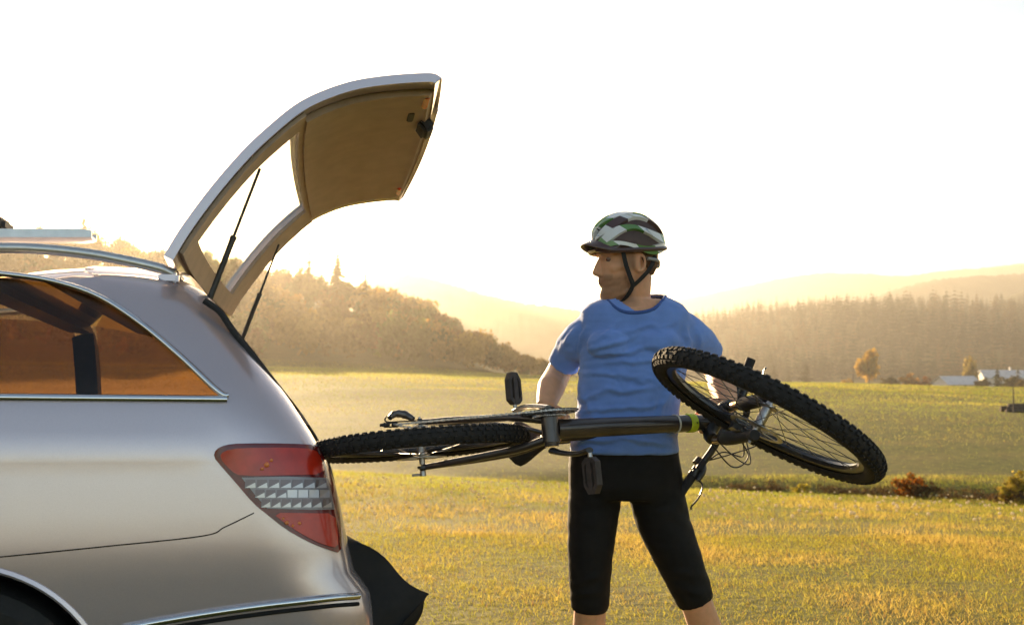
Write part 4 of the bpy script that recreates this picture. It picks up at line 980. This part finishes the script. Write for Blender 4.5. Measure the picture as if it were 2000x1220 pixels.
# ------------------------------------------------------------------ cyclist
MD = 3.10
def Mp(px, py, dd=0.0): return P(px, py, MD+dd)
PXM = F_PX/MD
man = empty('person', Vector((P(1255, 1460, MD).x, MD, float(terr(.4, MD)))))
def loft_into(bm, secs, n=28, power=2.3):
    """secs: (centre Vector, ax Vector half-axis, ay Vector half-axis)"""
    rings = []
    for c, ax, ay in secs:
        r = []
        for k in range(n):
            a = 2*math.pi*k/n; ca, sa = math.cos(a), math.sin(a)
            r.append(bm.verts.new(c+ax*(math.copysign(abs(ca)**(2/power), ca))+ay*(math.copysign(abs(sa)**(2/power), sa))))
        rings.append(r)
    for a, b in zip(rings, rings[1:]):
        for k in range(n): bm.faces.new((a[k], a[(k+1) % n], b[(k+1) % n], b[k]))
    bm.faces.new(rings[0][::-1]); bm.faces.new(rings[-1]); return rings
def limb_into(bm, pts, rad, n=18, k=6):
    """smooth tapered limb with round ends"""
    m = len(pts); P3 = spline(pts, (m-1)*k+1); rr = [float(np.interp(i/k, range(m), rad)) for i in range(len(P3))]
    d0 = (P3[0]-P3[1]).normalized(); d1 = (P3[-1]-P3[-2]).normalized()
    pre = [P3[0]+d0*rr[0]*f for f in (.85, .55, .25)]; post = [P3[-1]+d1*rr[-1]*f for f in (.25, .55, .85)]
    tube_into(bm, pre+P3+post, [rr[0]*.45, rr[0]*.8, rr[0]*.96]+rr+[rr[-1]*.96, rr[-1]*.8, rr[-1]*.45], n)
def remeshed(name, bm, voxel, smooth_it, mat, parent, post=None):
    bmesh.ops.recalc_face_normals(bm, faces=bm.faces)
    o = tmp(bm); m = o.modifiers.new('r', 'REMESH'); m.mode = 'VOXEL'; m.voxel_size = voxel; m.use_smooth_shade = True
    if smooth_it: s = o.modifiers.new('s', 'SMOOTH'); s.factor = .5; s.iterations = smooth_it
    me = bpy.data.meshes.new_from_object(o.evaluated_get(bpy.context.evaluated_depsgraph_get())); bpy.data.objects.remove(o); me.name = name
    me.materials.clear()
    if post: post(me)
    me.polygons.foreach_set('use_smooth', np.ones(len(me.polygons), bool))
    return link(name, me, mat, parent)
# head frame
hF = Vector((-.945, -.31, -.09)).normalized(); hB = Vector((0, 0, 1)).cross(hF).normalized(); hU = hF.cross(hB).normalized()
HC = Mp(1219, 517, -.02); HS = 1.0
def hW(a, b, c): return HC+(hF*a+hB*b+hU*c)*HS
HSEC = [(-.130,.082,.020,.026),(-.122,.094,.004,.040),(-.106,.101,-.02,.050),(-.090,.101,-.04,.055),(-.074,.094,-.055,.059),(-.060,.0985,-.068,.062),(-.052,.0955,-.075,.063),(-.044,.0985,-.080,.065),(-.032,.095,-.087,.067),(-.008,.094,-.098,.070),(.018,.090,-.105,.072),(.032,.094,-.108,.073),(.044,.100,-.111,.074),(.075,.097,-.114,.077),(.105,.078,-.104,.070),(.124,.045,-.075,.048),(.133,.005,-.03,.016)]
bm = bmesh.new()
loft_into(bm, [(hW((f+b)/2, 0, c), hF*((f-b)/2), hB*w) for c, f, b, w in HSEC], 32, 2.15)
loft_into(bm, [(hW(.088,0,.030), hF*.008, hB*.009), (hW(.096,0,.012), hF*.012, hB*.010), (hW(.104,0,-.006), hF*.015, hB*.012), (hW(.109,0,-.020), hF*.017, hB*.016), (hW(.100,0,-.031), hF*.017, hB*.017), (hW(.090,0,-.036), hF*.010, hB*.012)], 16, 2.0)
for s in (-1, 1):
    limb_into(bm, [hW(.088, s*.012, .042), hW(.088, s*.035, .046), hW(.070, s*.056, .040)], [.010,.010,.008], 10)   # brow
    limb_into(bm, [hW(.060, s*.043, -.012), hW(.040, s*.054, -.006)], [.018,.016], 10)                                  # cheekbone
    limb_into(bm, [hW(.015, s*.046, -.095), hW(.07, s*.030, -.108)], [.016,.014], 10)                                   # jaw
    # ear: rim and lobe
    ring = [hW(-.018+.019*math.cos(a)-.004, s*(.077+.006*math.cos(a)*-1), .002+.032*math.sin(a)) for a in [2*math.pi*k/12 for k in range(13)]]
    tube_into(bm, ring, .0055, 8); limb_into(bm, [hW(-.014, s*.073, -.02), hW(-.016, s*.073, .018)], [.010,.012], 8)
limb_into(bm, [hW(.094, -.018, -.047), hW(.100, 0, -.046), hW(.094, .018, -.047)], [.004,.0062,.004], 8); limb_into(bm, [hW(.092, -.016, -.058), hW(.099, 0, -.059), hW(.092, .016, -.058)], [.004,.0066,.004], 8)
limb_into(bm, [hW(-.035, 0, -.05), hW(-.03, 0, -.10), Mp(1236, 592, .01), Mp(1238, 625, .02)], [.062,.058,.064,.075], 22)   # neck
limb_into(bm, [hW(-.03, .045, -.06), hW(.02, .035, -.14), Mp(1215, 606, -.05)], [.016,.016,.015], 10)              # neck tendon
# torso core (under the shirt) and pelvis
core = [(1240,584,52,.070),(1239,604,88,.088),(1239,640,100,.100),(1240,690,96,.108),(1232,740,92,.105),(1224,800,88,.100),(1219,860,92,.103),(1219,920,98,.108),(1220,965,92,.09)]
loft_into(bm, [(Mp(c, y), Vector((hw/PXM, 0, 0)), Vector((0, dp, 0))) for c, y, hw, dp in core])
ARM_R = [Mp(1152,648), Mp(1116,682,.09), Mp(1092,726,.14), Mp(1076,758,.05), Mp(1067,790,-.04)]
ARM_L = [Mp(1332,644), Mp(1372,682,.09), Mp(1398,722,.14), Mp(1412,758,.04), Mp(1420,790,-.05)]
for arm in (ARM_R, ARM_L): limb_into(bm, arm, [.050,.047,.047,.050,.034], 18)
def hand_into(bm, w, d, nrm, thumb_side):
    """gripping hand: w wrist, d direction to knuckles, nrm = back of hand; fingers curl away from nrm"""
    d = d.normalized(); nrm = (nrm-d*nrm.dot(d)).normalized(); sd = d.cross(nrm)
    loft_into(bm, [(w-d*.02, sd*.030, nrm*.022), (w+d*.03, sd*.038, nrm*.018), (w+d*.085, sd*.044, nrm*.015), (w+d*.098, sd*.040, nrm*.011)], 18)
    for k, (o, ln) in enumerate(((-.033,.072),(-.011,.082),(.011,.077),(.033,.060))):
        b0 = w+d*.090+sd*o; dirs = [(d*.75-nrm*.66), (d*-.1-nrm*1.0), (d*-.95-nrm*.35)]; p = b0; pts_ = [b0-d*.02, b0]
        for q, fr in zip(dirs, (.46, .32, .24)): p = p+q.normalized()*ln*fr*1.25; pts_.append(p)
        limb_into(bm, pts_, [.009,.0096,.009,.0085,.0072], 10, 3)
    t0 = w+d*.03+sd*thumb_side*.034; limb_into(bm, [t0, t0+d*.035+sd*thumb_side*.016-nrm*.022, t0+d*.060-nrm*.050+sd*thumb_side*.004, t0+d*.066-nrm*.072-sd*thumb_side*.010], [.014,.0125,.0108,.0085], 10, 3)
gr = bW(-.10, .30); gl = HT.lerp(ST, .12)
def grip(wr, target, thumb):
    ax = (target-wr).normalized(); return hand_into(bm, wr, ax, Vector((0, 1, .35)), thumb)
hand_into(bm, ARM_R[-1], (ST.lerp(HT, .06)+bU*.035-ARM_R[-1]), Vector((-.3, .8, .4)), 1)
hand_into(bm, ARM_L[-1], (HT.lerp(ST, .10)+bU*.035-ARM_L[-1]), Vector((.3, .8, .4)), -1)
LEG_R = [Mp(1166,930), Mp(1158,1010,-.01), Mp(1153,1090,-.02), Mp(1153,1170,-.02), Mp(1150,1240,.03), Mp(1150,1330,.05), Mp(1150,1425,.04)]
LEG_L = [Mp(1276,930), Mp(1293,1010,-.01), Mp(1325,1090,-.02), Mp(1356,1165,-.02), Mp(1384,1245,.03), Mp(1413,1335,.05), Mp(1440,1425,.04)]
for leg in (LEG_R, LEG_L): limb_into(bm, leg, [.088,.080,.070,.056,.060,.046,.036], 20)
SKIN = bpy.data.materials.new('skin'); SKIN.use_nodes = True; _b = SKIN.node_tree.nodes['Principled BSDF']; _b.inputs['Roughness'].default_value = .5
_a = SKIN.node_tree.nodes.new('ShaderNodeAttribute'); _a.attribute_name = 'tint'; SKIN.node_tree.links.new(_a.outputs['Color'], _b.inputs['Base Color'])
_b.inputs['Subsurface Weight'].default_value = .25; _b.inputs['Subsurface Radius'].default_value = (.02, .007, .003); _b.inputs['Sheen Weight'].default_value = .25
def paint_skin(me):
    n = len(me.vertices); co = np.zeros(n*3); me.vertices.foreach_get('co', co); co = co.reshape(-1, 3)
    rel = co-np.array(HC); a, b, c = rel @ np.array(hF), rel @ np.array(hB), rel @ np.array(hU)
    base = np.tile([.74, .36, .185], (n, 1)); nz = fbm(co[:, 0]*1+co[:, 1], co[:, 2], .012, 4)[:, None]
    base *= .88+.24*nz
    def mix(w, col): base[:] = base*(1-w[:, None])+np.array(col)*w[:, None]
    head = (np.abs(b) < .11) & (c > -.15) & (c < .2) & (np.abs(a) < .2)
    st = head*np.clip((-.028-c)/.02, 0, 1)*np.clip((a+.005-.25*(c+.06))/.03, 0, 1)*np.clip((c+.16)/.03, 0, 1)
    mous = head*np.exp(-((c+.038)/.007)**2)*(a > .07)
    mix(np.clip(st*.7+.4*mous, 0, .8)*(.5+.8*nz[:, 0]), [.24, .11, .05])
    sideburn = head*np.clip((c+.03)/.02, 0, 1)*np.clip((.035-a)/.02, 0, 1)*np.clip((a+.01)/.01, 0, 1); mix(sideburn*.6, [.14, .07, .035])
    mix(head*np.exp(-((c+.0525)/.006)**2-((b)/.022)**2)*(a > .085)*.5, [.42, .13, .10])
    brow = head*np.exp(-((c-.046-.0*b)/.0045)**2)*(a > .055)*(np.abs(b) > .012)*(np.abs(b) < .058); mix(brow*.85, [.09, .05, .03])
    sock = head*np.exp(-((c-.022)/.010)**2-((np.abs(b)-.034)/.016)**2)*(a > .06); mix(sock*.35, [.25, .12, .08])
    at = me.attributes.new('tint', 'FLOAT_COLOR', 'POINT'); cc = np.ones((n, 4), np.float32); cc[:, :3] = base; at.data.foreach_set('color', cc.ravel())
remeshed('body', bm, .0042, 4, SKIN, man, paint_skin)
EYE_SHADE = pm('eye_shaded', (.20, .13, .10), .2); IRIS = pm('eye_iris', (.06, .04, .03), .15)  # eyeball coloured dark, the shade over the eye painted in
for s in (-1, 1):
    c = hW(.0705, s*.034, .0225); bm = bmesh.new(); bmesh.ops.create_uvsphere(bm, u_segments=14, v_segments=10, radius=.0125, matrix=Matrix.Translation(c)); ey = mesh_bm('eye', bm, EYE_SHADE, man, 60)
    bm = bmesh.new(); bmesh.ops.create_uvsphere(bm, u_segments=12, v_segments=8, radius=.0062, matrix=Matrix.Translation(c+hF*.0078-hU*.002)); mesh_bm('iris', bm, IRIS, ey, 60)
# hair: short, below the helmet rim
HAIR = pm('short_hair', (.20, .10, .045), .7, var=.5, scale=160, bump=.8, bscale=500)
bm = bmesh.new()
loft_into(bm, [(hW((f+b)/2-.006, 0, c), hF*((f-b)/2), hB*w) for c, f, b, w in ((-.045,-.055,-.094,.045),(-.02,-.040,-.107,.064),(.0,-.012,-.113,.0735),(.025,.012,-.117,.0785),(.05,.050,-.119,.0795),(.08,.08,-.120,.0800),(.11,.07,-.108,.072),(.13,.02,-.06,.03))], 28, 2.2)
remeshed('hair', bm, .004, 2, HAIR, man)
# ---- shorts (knee length tights)
SHORT = pm('black_tights', (.008, .007, .007), .7, var=.25, scale=12, bump=.15, bscale=300, spec=.25)
bm = bmesh.new()
loft_into(bm, [(Mp(c, y), Vector((hw/PXM, 0, 0)), Vector((0, dp, 0))) for c, y, hw, dp in ((1218,852,98,.108),(1219,880,106,.116),(1220,915,111,.124),(1221,945,111,.124),(1221,968,107,.112))])
for leg, rd in ((LEG_R, [.098,.091,.080,.0665]), (LEG_L, [.102,.096,.083,.0655])):
    q = leg[:4]; q[3] = leg[3]+(leg[4]-leg[3])*(.26 if leg is LEG_R else .12); m = spline(q, 22); rr = [float(np.interp(i/7, range(4), rd)) for i in range(22)]
    tube_into(bm, m, rr, 24)
def fold(me, lines, nzamp, nzs):
    n = len(me.vertices); co = np.zeros(n*3); me.vertices.foreach_get('co', co); co = co.reshape(-1, 3); no = np.zeros(n*3); me.vertices.foreach_get('normal', no); no = no.reshape(-1, 3)
    px = 1000+co[:, 0]/co[:, 1]*F_PX; py = HOR-(co[:, 2]-CAMZ)/co[:, 1]*F_PX; front = no[:, 1] < .2
    wx = px+26*(fbm(co[:, 0], co[:, 2], .09, 31)-.5); wy = py+26*(fbm(co[:, 0]+3, co[:, 2], .07, 32)-.5)
    h = nzamp*(fbm(co[:, 0]*.55+co[:, 1], co[:, 2]*1.6, nzs, 33)-.5)
    for x0, y0, x1, y1, amp, sg in lines:
        d = np.array([x1-x0, y1-y0], float); L = np.hypot(*d); d /= L; rx, ry = wx-x0, wy-y0; t = (rx*d[0]+ry*d[1])/L; q = -rx*d[1]+ry*d[0]
        fade = np.clip(1-np.abs(t-.42)/.58, 0, 1)**.7; h = h+amp*fade*(np.exp(-(q/sg)**2)-.55*np.exp(-((q-sg*1.5)/sg)**2))*front
    co += no*h[:, None]; me.vertices.foreach_set('co', co.astype(np.float32).ravel()); me.update()
remeshed('tights', bm, .008, 5, SHORT, man, lambda me: fold(me, [(1110,960,1200,985,.003,6),(1240,990,1330,960,.003,6),(1120,1140,1190,1120,.004,7),(1120,1165,1190,1160,.004,6),(1310,1120,1385,1130,.004,7),(1320,1150,1390,1160,.004,6)], .006, .05))
# ---- T-shirt
SHIRT = pm('blue_cotton', (.17, .30, .70), .85, var=.10, scale=14, bump=.25, bscale=700, sheen=.3)
bm = bmesh.new()
ts = [(1243,570,40,.070),(1241,582,64,.088),(1239,594,92,.102),(1239,608,105,.112),(1240,632,110,.118),(1240,690,107,.126),(1233,740,103,.124),(1225,800,99,.121),(1219,850,103,.124),(1218,880,107,.130)]
loft_into(bm, [(Mp(c, y), Vector((hw/PXM, 0, 0)), Vector((0, dp, 0))) for c, y, hw, dp in ts], 36, 2.4)
for cx, cy in ((1193,672), (1284,668)):
    bmesh.ops.create_uvsphere(bm, u_segments=20, v_segments=12, radius=1.0, matrix=Matrix.Translation(Mp(cx, cy, -.088)) @ Matrix.Diagonal((.082, .050, .058, 1)))
for arm, rd in ((ARM_R, [.074,.072,.064,.058]), (ARM_L, [.074,.072,.066,.062])):
    sg = 1 if arm is ARM_L else -1
    q = [arm[0]-Vector((sg*.03, 0, -.012)), arm[0].lerp(arm[1], .45), arm[0].lerp(arm[1], 1.0), arm[1].lerp(arm[2], .72 if sg < 0 else .35)]
    m = spline(q, 16); rr = [float(np.interp(i/5, range(4), rd)) for i in range(16)]; tube_into(bm, m, rr, 26)
lines = [(1138,692,1262,640,.006,7),(1138,700,1320,668,.006,8),(1140,712,1330,704,.005,8),(1136,730,1300,742,.006,7),(1150,672,1215,618,.004,6),(1128,775,1300,748,.006,8),(1126,800,1312,790,.007,7),(1124,822,1300,818,.006,7),(1122,842,1312,836,.006,7),(1180,650,1330,625,.004,7),(1340,690,1300,760,.005,7),(1345,640,1350,700,.006,6),(1140,640,1132,700,.006,6),(1120,640,1095,700,.005,8),(1365,640,1372,690,.005,7),(1130,760,1180,850,.004,8),(1310,760,1280,850,.004,8),(1220,855,1315,875,.006,7),(1125,868,1215,858,.006,7)]
NK = Mp(1241, 589, -.005); nkf = Mp(1238, 611, -.105); nkb = Mp(1243, 566, .085)
def neck_open(me):
    fold(me, [(a, b, c, d, e*1.35, f*.78) for a, b, c, d, e, f in lines], .010, .06)
    bm = bmesh.new(); bm.from_mesh(me); ax = (nkb-nkf).normalized(); nr = Vector((1, 0, 0)).cross(ax).normalized(); nr = nr if nr.z > 0 else -nr; ce = (nkf+nkb)/2
    kill = []
    for v in bm.verts:
        r = v.co-ce; a, b = r.x/.098, r.dot(ax)/((nkb-nkf).length*.5)
        if a*a+b*b < 1.0 and r.dot(nr) > -.045: kill.append(v)
    bmesh.ops.delete(bm, geom=kill, context='VERTS'); bm.to_mesh(me); bm.free()
shirt = remeshed('t_shirt', bm, .0052, 4, SHIRT, man, neck_open)
COLM = pm('collar_rib', (.060, .120, .36), .85, bump=.4, bscale=400)
_ax = (nkb-nkf).normalized(); _nr = Vector((1, 0, 0)).cross(_ax).normalized(); _nr = _nr if _nr.z > 0 else -_nr
colp = []
from mathutils.bvhtree import BVHTree
_bv = BVHTree.FromPolygons([v.co.copy() for v in shirt.data.vertices], [list(p.vertices) for p in shirt.data.polygons])
for k in range(49):
    a = 2*math.pi*k/48; q = (nkf+nkb)/2+Vector((1, 0, 0))*.099*math.cos(a)+_ax*((nkb-nkf).length*.505*math.sin(a)); h = _bv.find_nearest(q)[0]; colp.append(h)
for _ in range(4): colp = [(colp[i-1 if i else 47]+colp[i]*2+colp[(i+1) if i < 48 else 1])/4 for i in range(48)]+[None]; colp[48] = colp[0].copy()
tube('collar', colp, .0062, COLM, shirt, 8)
# shoes
SHOE = pm('shoe', (.03, .03, .032), .6, var=.3, scale=20)
for leg, tx in ((LEG_R, -.06), (LEG_L, .10)):
    g0 = leg[-1]; gz_ = float(terr(g0.x, g0.y)); d = Vector((tx, -1, .12)).normalized(); s = Vector((0, 0, 1)).cross(d).normalized()
    q = [Vector((g0.x, g0.y, gz_))-d*.075, Vector((g0.x, g0.y, gz_))+d*.19]; bm = bmesh.new()
    S_ = [(0,.036,.10),(.12,.042,.115),(.35,.042,.105),(.55,.046,.075),(.8,.050,.056),(.95,.038,.042),(1,.015,.03)]
    loft_into(bm, [(q[0].lerp(q[1], t)+Vector((0, 0, h*.5+.004)), s*w, Vector((0, 0, h*.5))) for t, w, h in S_], 20, 2.8); remeshed('shoe', bm, .007, 3, SHOE, man)
# ---- helmet
hel = sub('helmet', man, hW(-.012, 0, .07)); hC0 = hW(-.012, 0, .062); RA, RB, RCc = .126, .098, .122
def hel_p(t, ph, k=1.0, ko=0.0):
    """t 0 front .. 1 rear, ph lateral angle from the top"""
    ro = math.sin(math.pi*min(max(t, .02), .98))**.72; tail = .016*max(0, t-.6)/.4
    return hC0+hF*((RA+ko)*math.cos(math.pi*t)*k-tail)+hB*((RB+ko)*ro*math.sin(ph)*k)+hU*((RCc+ko)*ro*math.cos(ph)*k-.020*max(0, t-.5)*abs(math.sin(ph)))
HDARK = pm('helmet_inner', (.085, .048, .040), .6, var=.2, scale=40); HGRN = pm('helmet_green', (.13, .27, .075), .25, 0, .6); HWHT = pm('helmet_white', (.80, .78, .74), .25, 0, .8); HBRN = pm('helmet_brown', (.085, .042, .035), .3, 0, .6)
def shell(bm):
    T, Q = 30, 34; V_ = [[bm.verts.new(hel_p(t/T, R(-96+192*q/Q), .93)) for q in range(Q+1)] for t in range(T+1)]
    for t in range(T):
        for q in range(Q): bm.faces.new((V_[t][q], V_[t+1][q], V_[t+1][q+1], V_[t][q+1]))
bm_obj('inner_shell', shell, HDARK, hel, 60); _s = bpy.data.objects['inner_shell'].modifiers.new('t', 'SOLIDIFY'); _s.thickness = .012; _s.offset = -1
ribs = [(-92,10,0),(-67,12,1),(-40,11,0),(-13,9,1),(13,9,1),(40,11,0),(67,12,1),(92,10,0)]
for ri, (ph0, hw, ph_) in enumerate(ribs):
    mats_ = (HBRN if abs(ph0) == 40 else HGRN, HWHT)
    N = 40
    def wid(t):
        v = math.sin(math.pi*(t*2.6+.35*ri)); return R(hw*(.72+.38*v)*(1 if .04 < t < .96 else .5))
    segs = {0: [], 1: []}
    for i in range(N):
        t = .04+.93*i/N; z = (t*2.6+.5*ph_+.18*ri) % 1.0
        segs[1 if z < .57 else 0].append(i)
    runs = []
    for key, idx in segs.items():
        for i in idx:
            if runs and runs[-1][0] == key and runs[-1][1][-1] == i-1: runs[-1][1].append(i)
            else: runs.append((key, [i]))
    for key, idx in runs:
        bm = bmesh.new()
        def vt(i, e, ko): t = .04+.93*(i+1.3*e*(1 if ph0 > 0 else -1))/N; w = wid(t); sk = R(8)*math.sin(2*math.pi*(t*1.3+.2*ri)); return bm.verts.new(hel_p(t, R(ph0)+sk+w*e, 1.0, ko))
        for i in idx:
            lo_ = [vt(i, e, -.008) for e in (-1, 1)]+[vt(i+1, e, -.008) for e in (1, -1)]; hi_ = [vt(i, e, .004) for e in (-.85, .85)]+[vt(i+1, e, .004) for e in (.85, -.85)]
            bm.faces.new(hi_)
            for a in range(4): bm.faces.new((lo_[a], lo_[(a+1) % 4], hi_[(a+1) % 4], hi_[a]))
        bmesh.ops.remove_doubles(bm, verts=bm.verts[:], dist=.0004); bmesh.ops.recalc_face_normals(bm, faces=bm.faces); mesh_bm('rib', bm, mats_[key], hel, 35)
# rim band, visor, retention dial, straps
rim_pts = [hel_p(t, R(s*98), 1.0, .001) for s in (1,) for t in np.linspace(.06, .97, 24)]+[hel_p(t, R(-98), 1.0, .001) for t in np.linspace(.97, .06, 24)]
tube('rim_band', rim_pts+[rim_pts[0]], .0085, HBRN, hel, 8)
def visor(bm):
    rows = []
    for k in range(5):
        rows.append([bm.verts.new(hC0+hF*(RA*math.cos(a)*.93+(.052*k/4)*math.cos(a)**.6)+hB*(RB*1.02*math.sin(a))+hU*(.012+.026*math.cos(a)-.020*k/4-.028*math.sin(a)**2)) for a in [R(-62+124*j/16) for j in range(17)]])
    for a, b in zip(rows, rows[1:]):
        for j in range(16): bm.faces.new((a[j], b[j], b[j+1], a[j+1]))
vo = bm_obj('visor', visor, HBRN, hel, 60); _s = vo.modifiers.new('t', 'SOLIDIFY'); _s.thickness = .004
bm_obj('retention_dial', lambda bm: (lathe_into(bm, hW(-.128, .0, -.005), -hF, [(-.006,0),(-.006,.018),(.006,.016),(.008,0)], 18), tube_into(bm, spline([hW(-.05, .085, .012), hW(-.095, .070, .004), hW(-.128, .0, -.004), hW(-.095, -.070, .004), hW(-.05, -.085, .012)], 20), .006, 8)), pm('dial_grey', (.35, .33, .31), .4), hel)
STRAP = pm('black_strap', (.018, .015, .014), .8, bump=.3, bscale=300)
for s in (1, -1):
    j = hW(.010, s*.072, -.080)
    tube('strap', spline([hW(.042, s*.086, .050), hW(.034, s*.0835, .0), hW(.020, s*.080, -.045), j, hW(.035, s*.050, -.122), hW(.055, s*.0, -.140)], 24), .0085, STRAP, hel, 8, flat=(hF, .2))
    tube('strap', spline([hW(-.085, s*.074, .020), hW(-.060, s*.082, -.020), hW(-.022, s*.080, -.055), j], 16), .0075, STRAP, hel, 8, flat=(hF, .25))
bm_obj('buckle', lambda bm: box_into(bm, hW(.045, .028, -.137), hF*.014, hB*.010, hU*.005), STRAP, hel)
tube('strap_end', spline([hW(.050, .01, -.143), hW(.075, .012, -.150), hW(.095, .012, -.158)], 8), .008, STRAP, hel, 8, flat=(hB, .3))
tag(man, 'man in a blue t-shirt, black tights and bike helmet lifting a mountain bike', 'person')
HAZE = 0.00029
# ------------------------------------------------------------------ haze (closed box of pale air round everything)
hm = bpy.data.materials.new('haze_air'); hm.use_nodes = True; nt = hm.node_tree
nt.nodes.remove(nt.nodes['Principled BSDF']); pv = nt.nodes.new('ShaderNodeVolumePrincipled')
pv.inputs['Color'].default_value = (.93, .85, .74, 1); pv.inputs['Density'].default_value = HAZE; pv.inputs['Anisotropy'].default_value = .6
nt.links.new(pv.outputs[0], nt.nodes['Material Output'].inputs['Volume'])
bm = bmesh.new(); box_into(bm, (0, 1400, 70), (8000, 0, 0), (0, 8600, 0), (0, 0, 170))
bmesh.ops.recalc_face_normals(bm, faces=bm.faces)
hz = mesh_bm('haze', bm, hm); hz['kind'] = 'stuff'
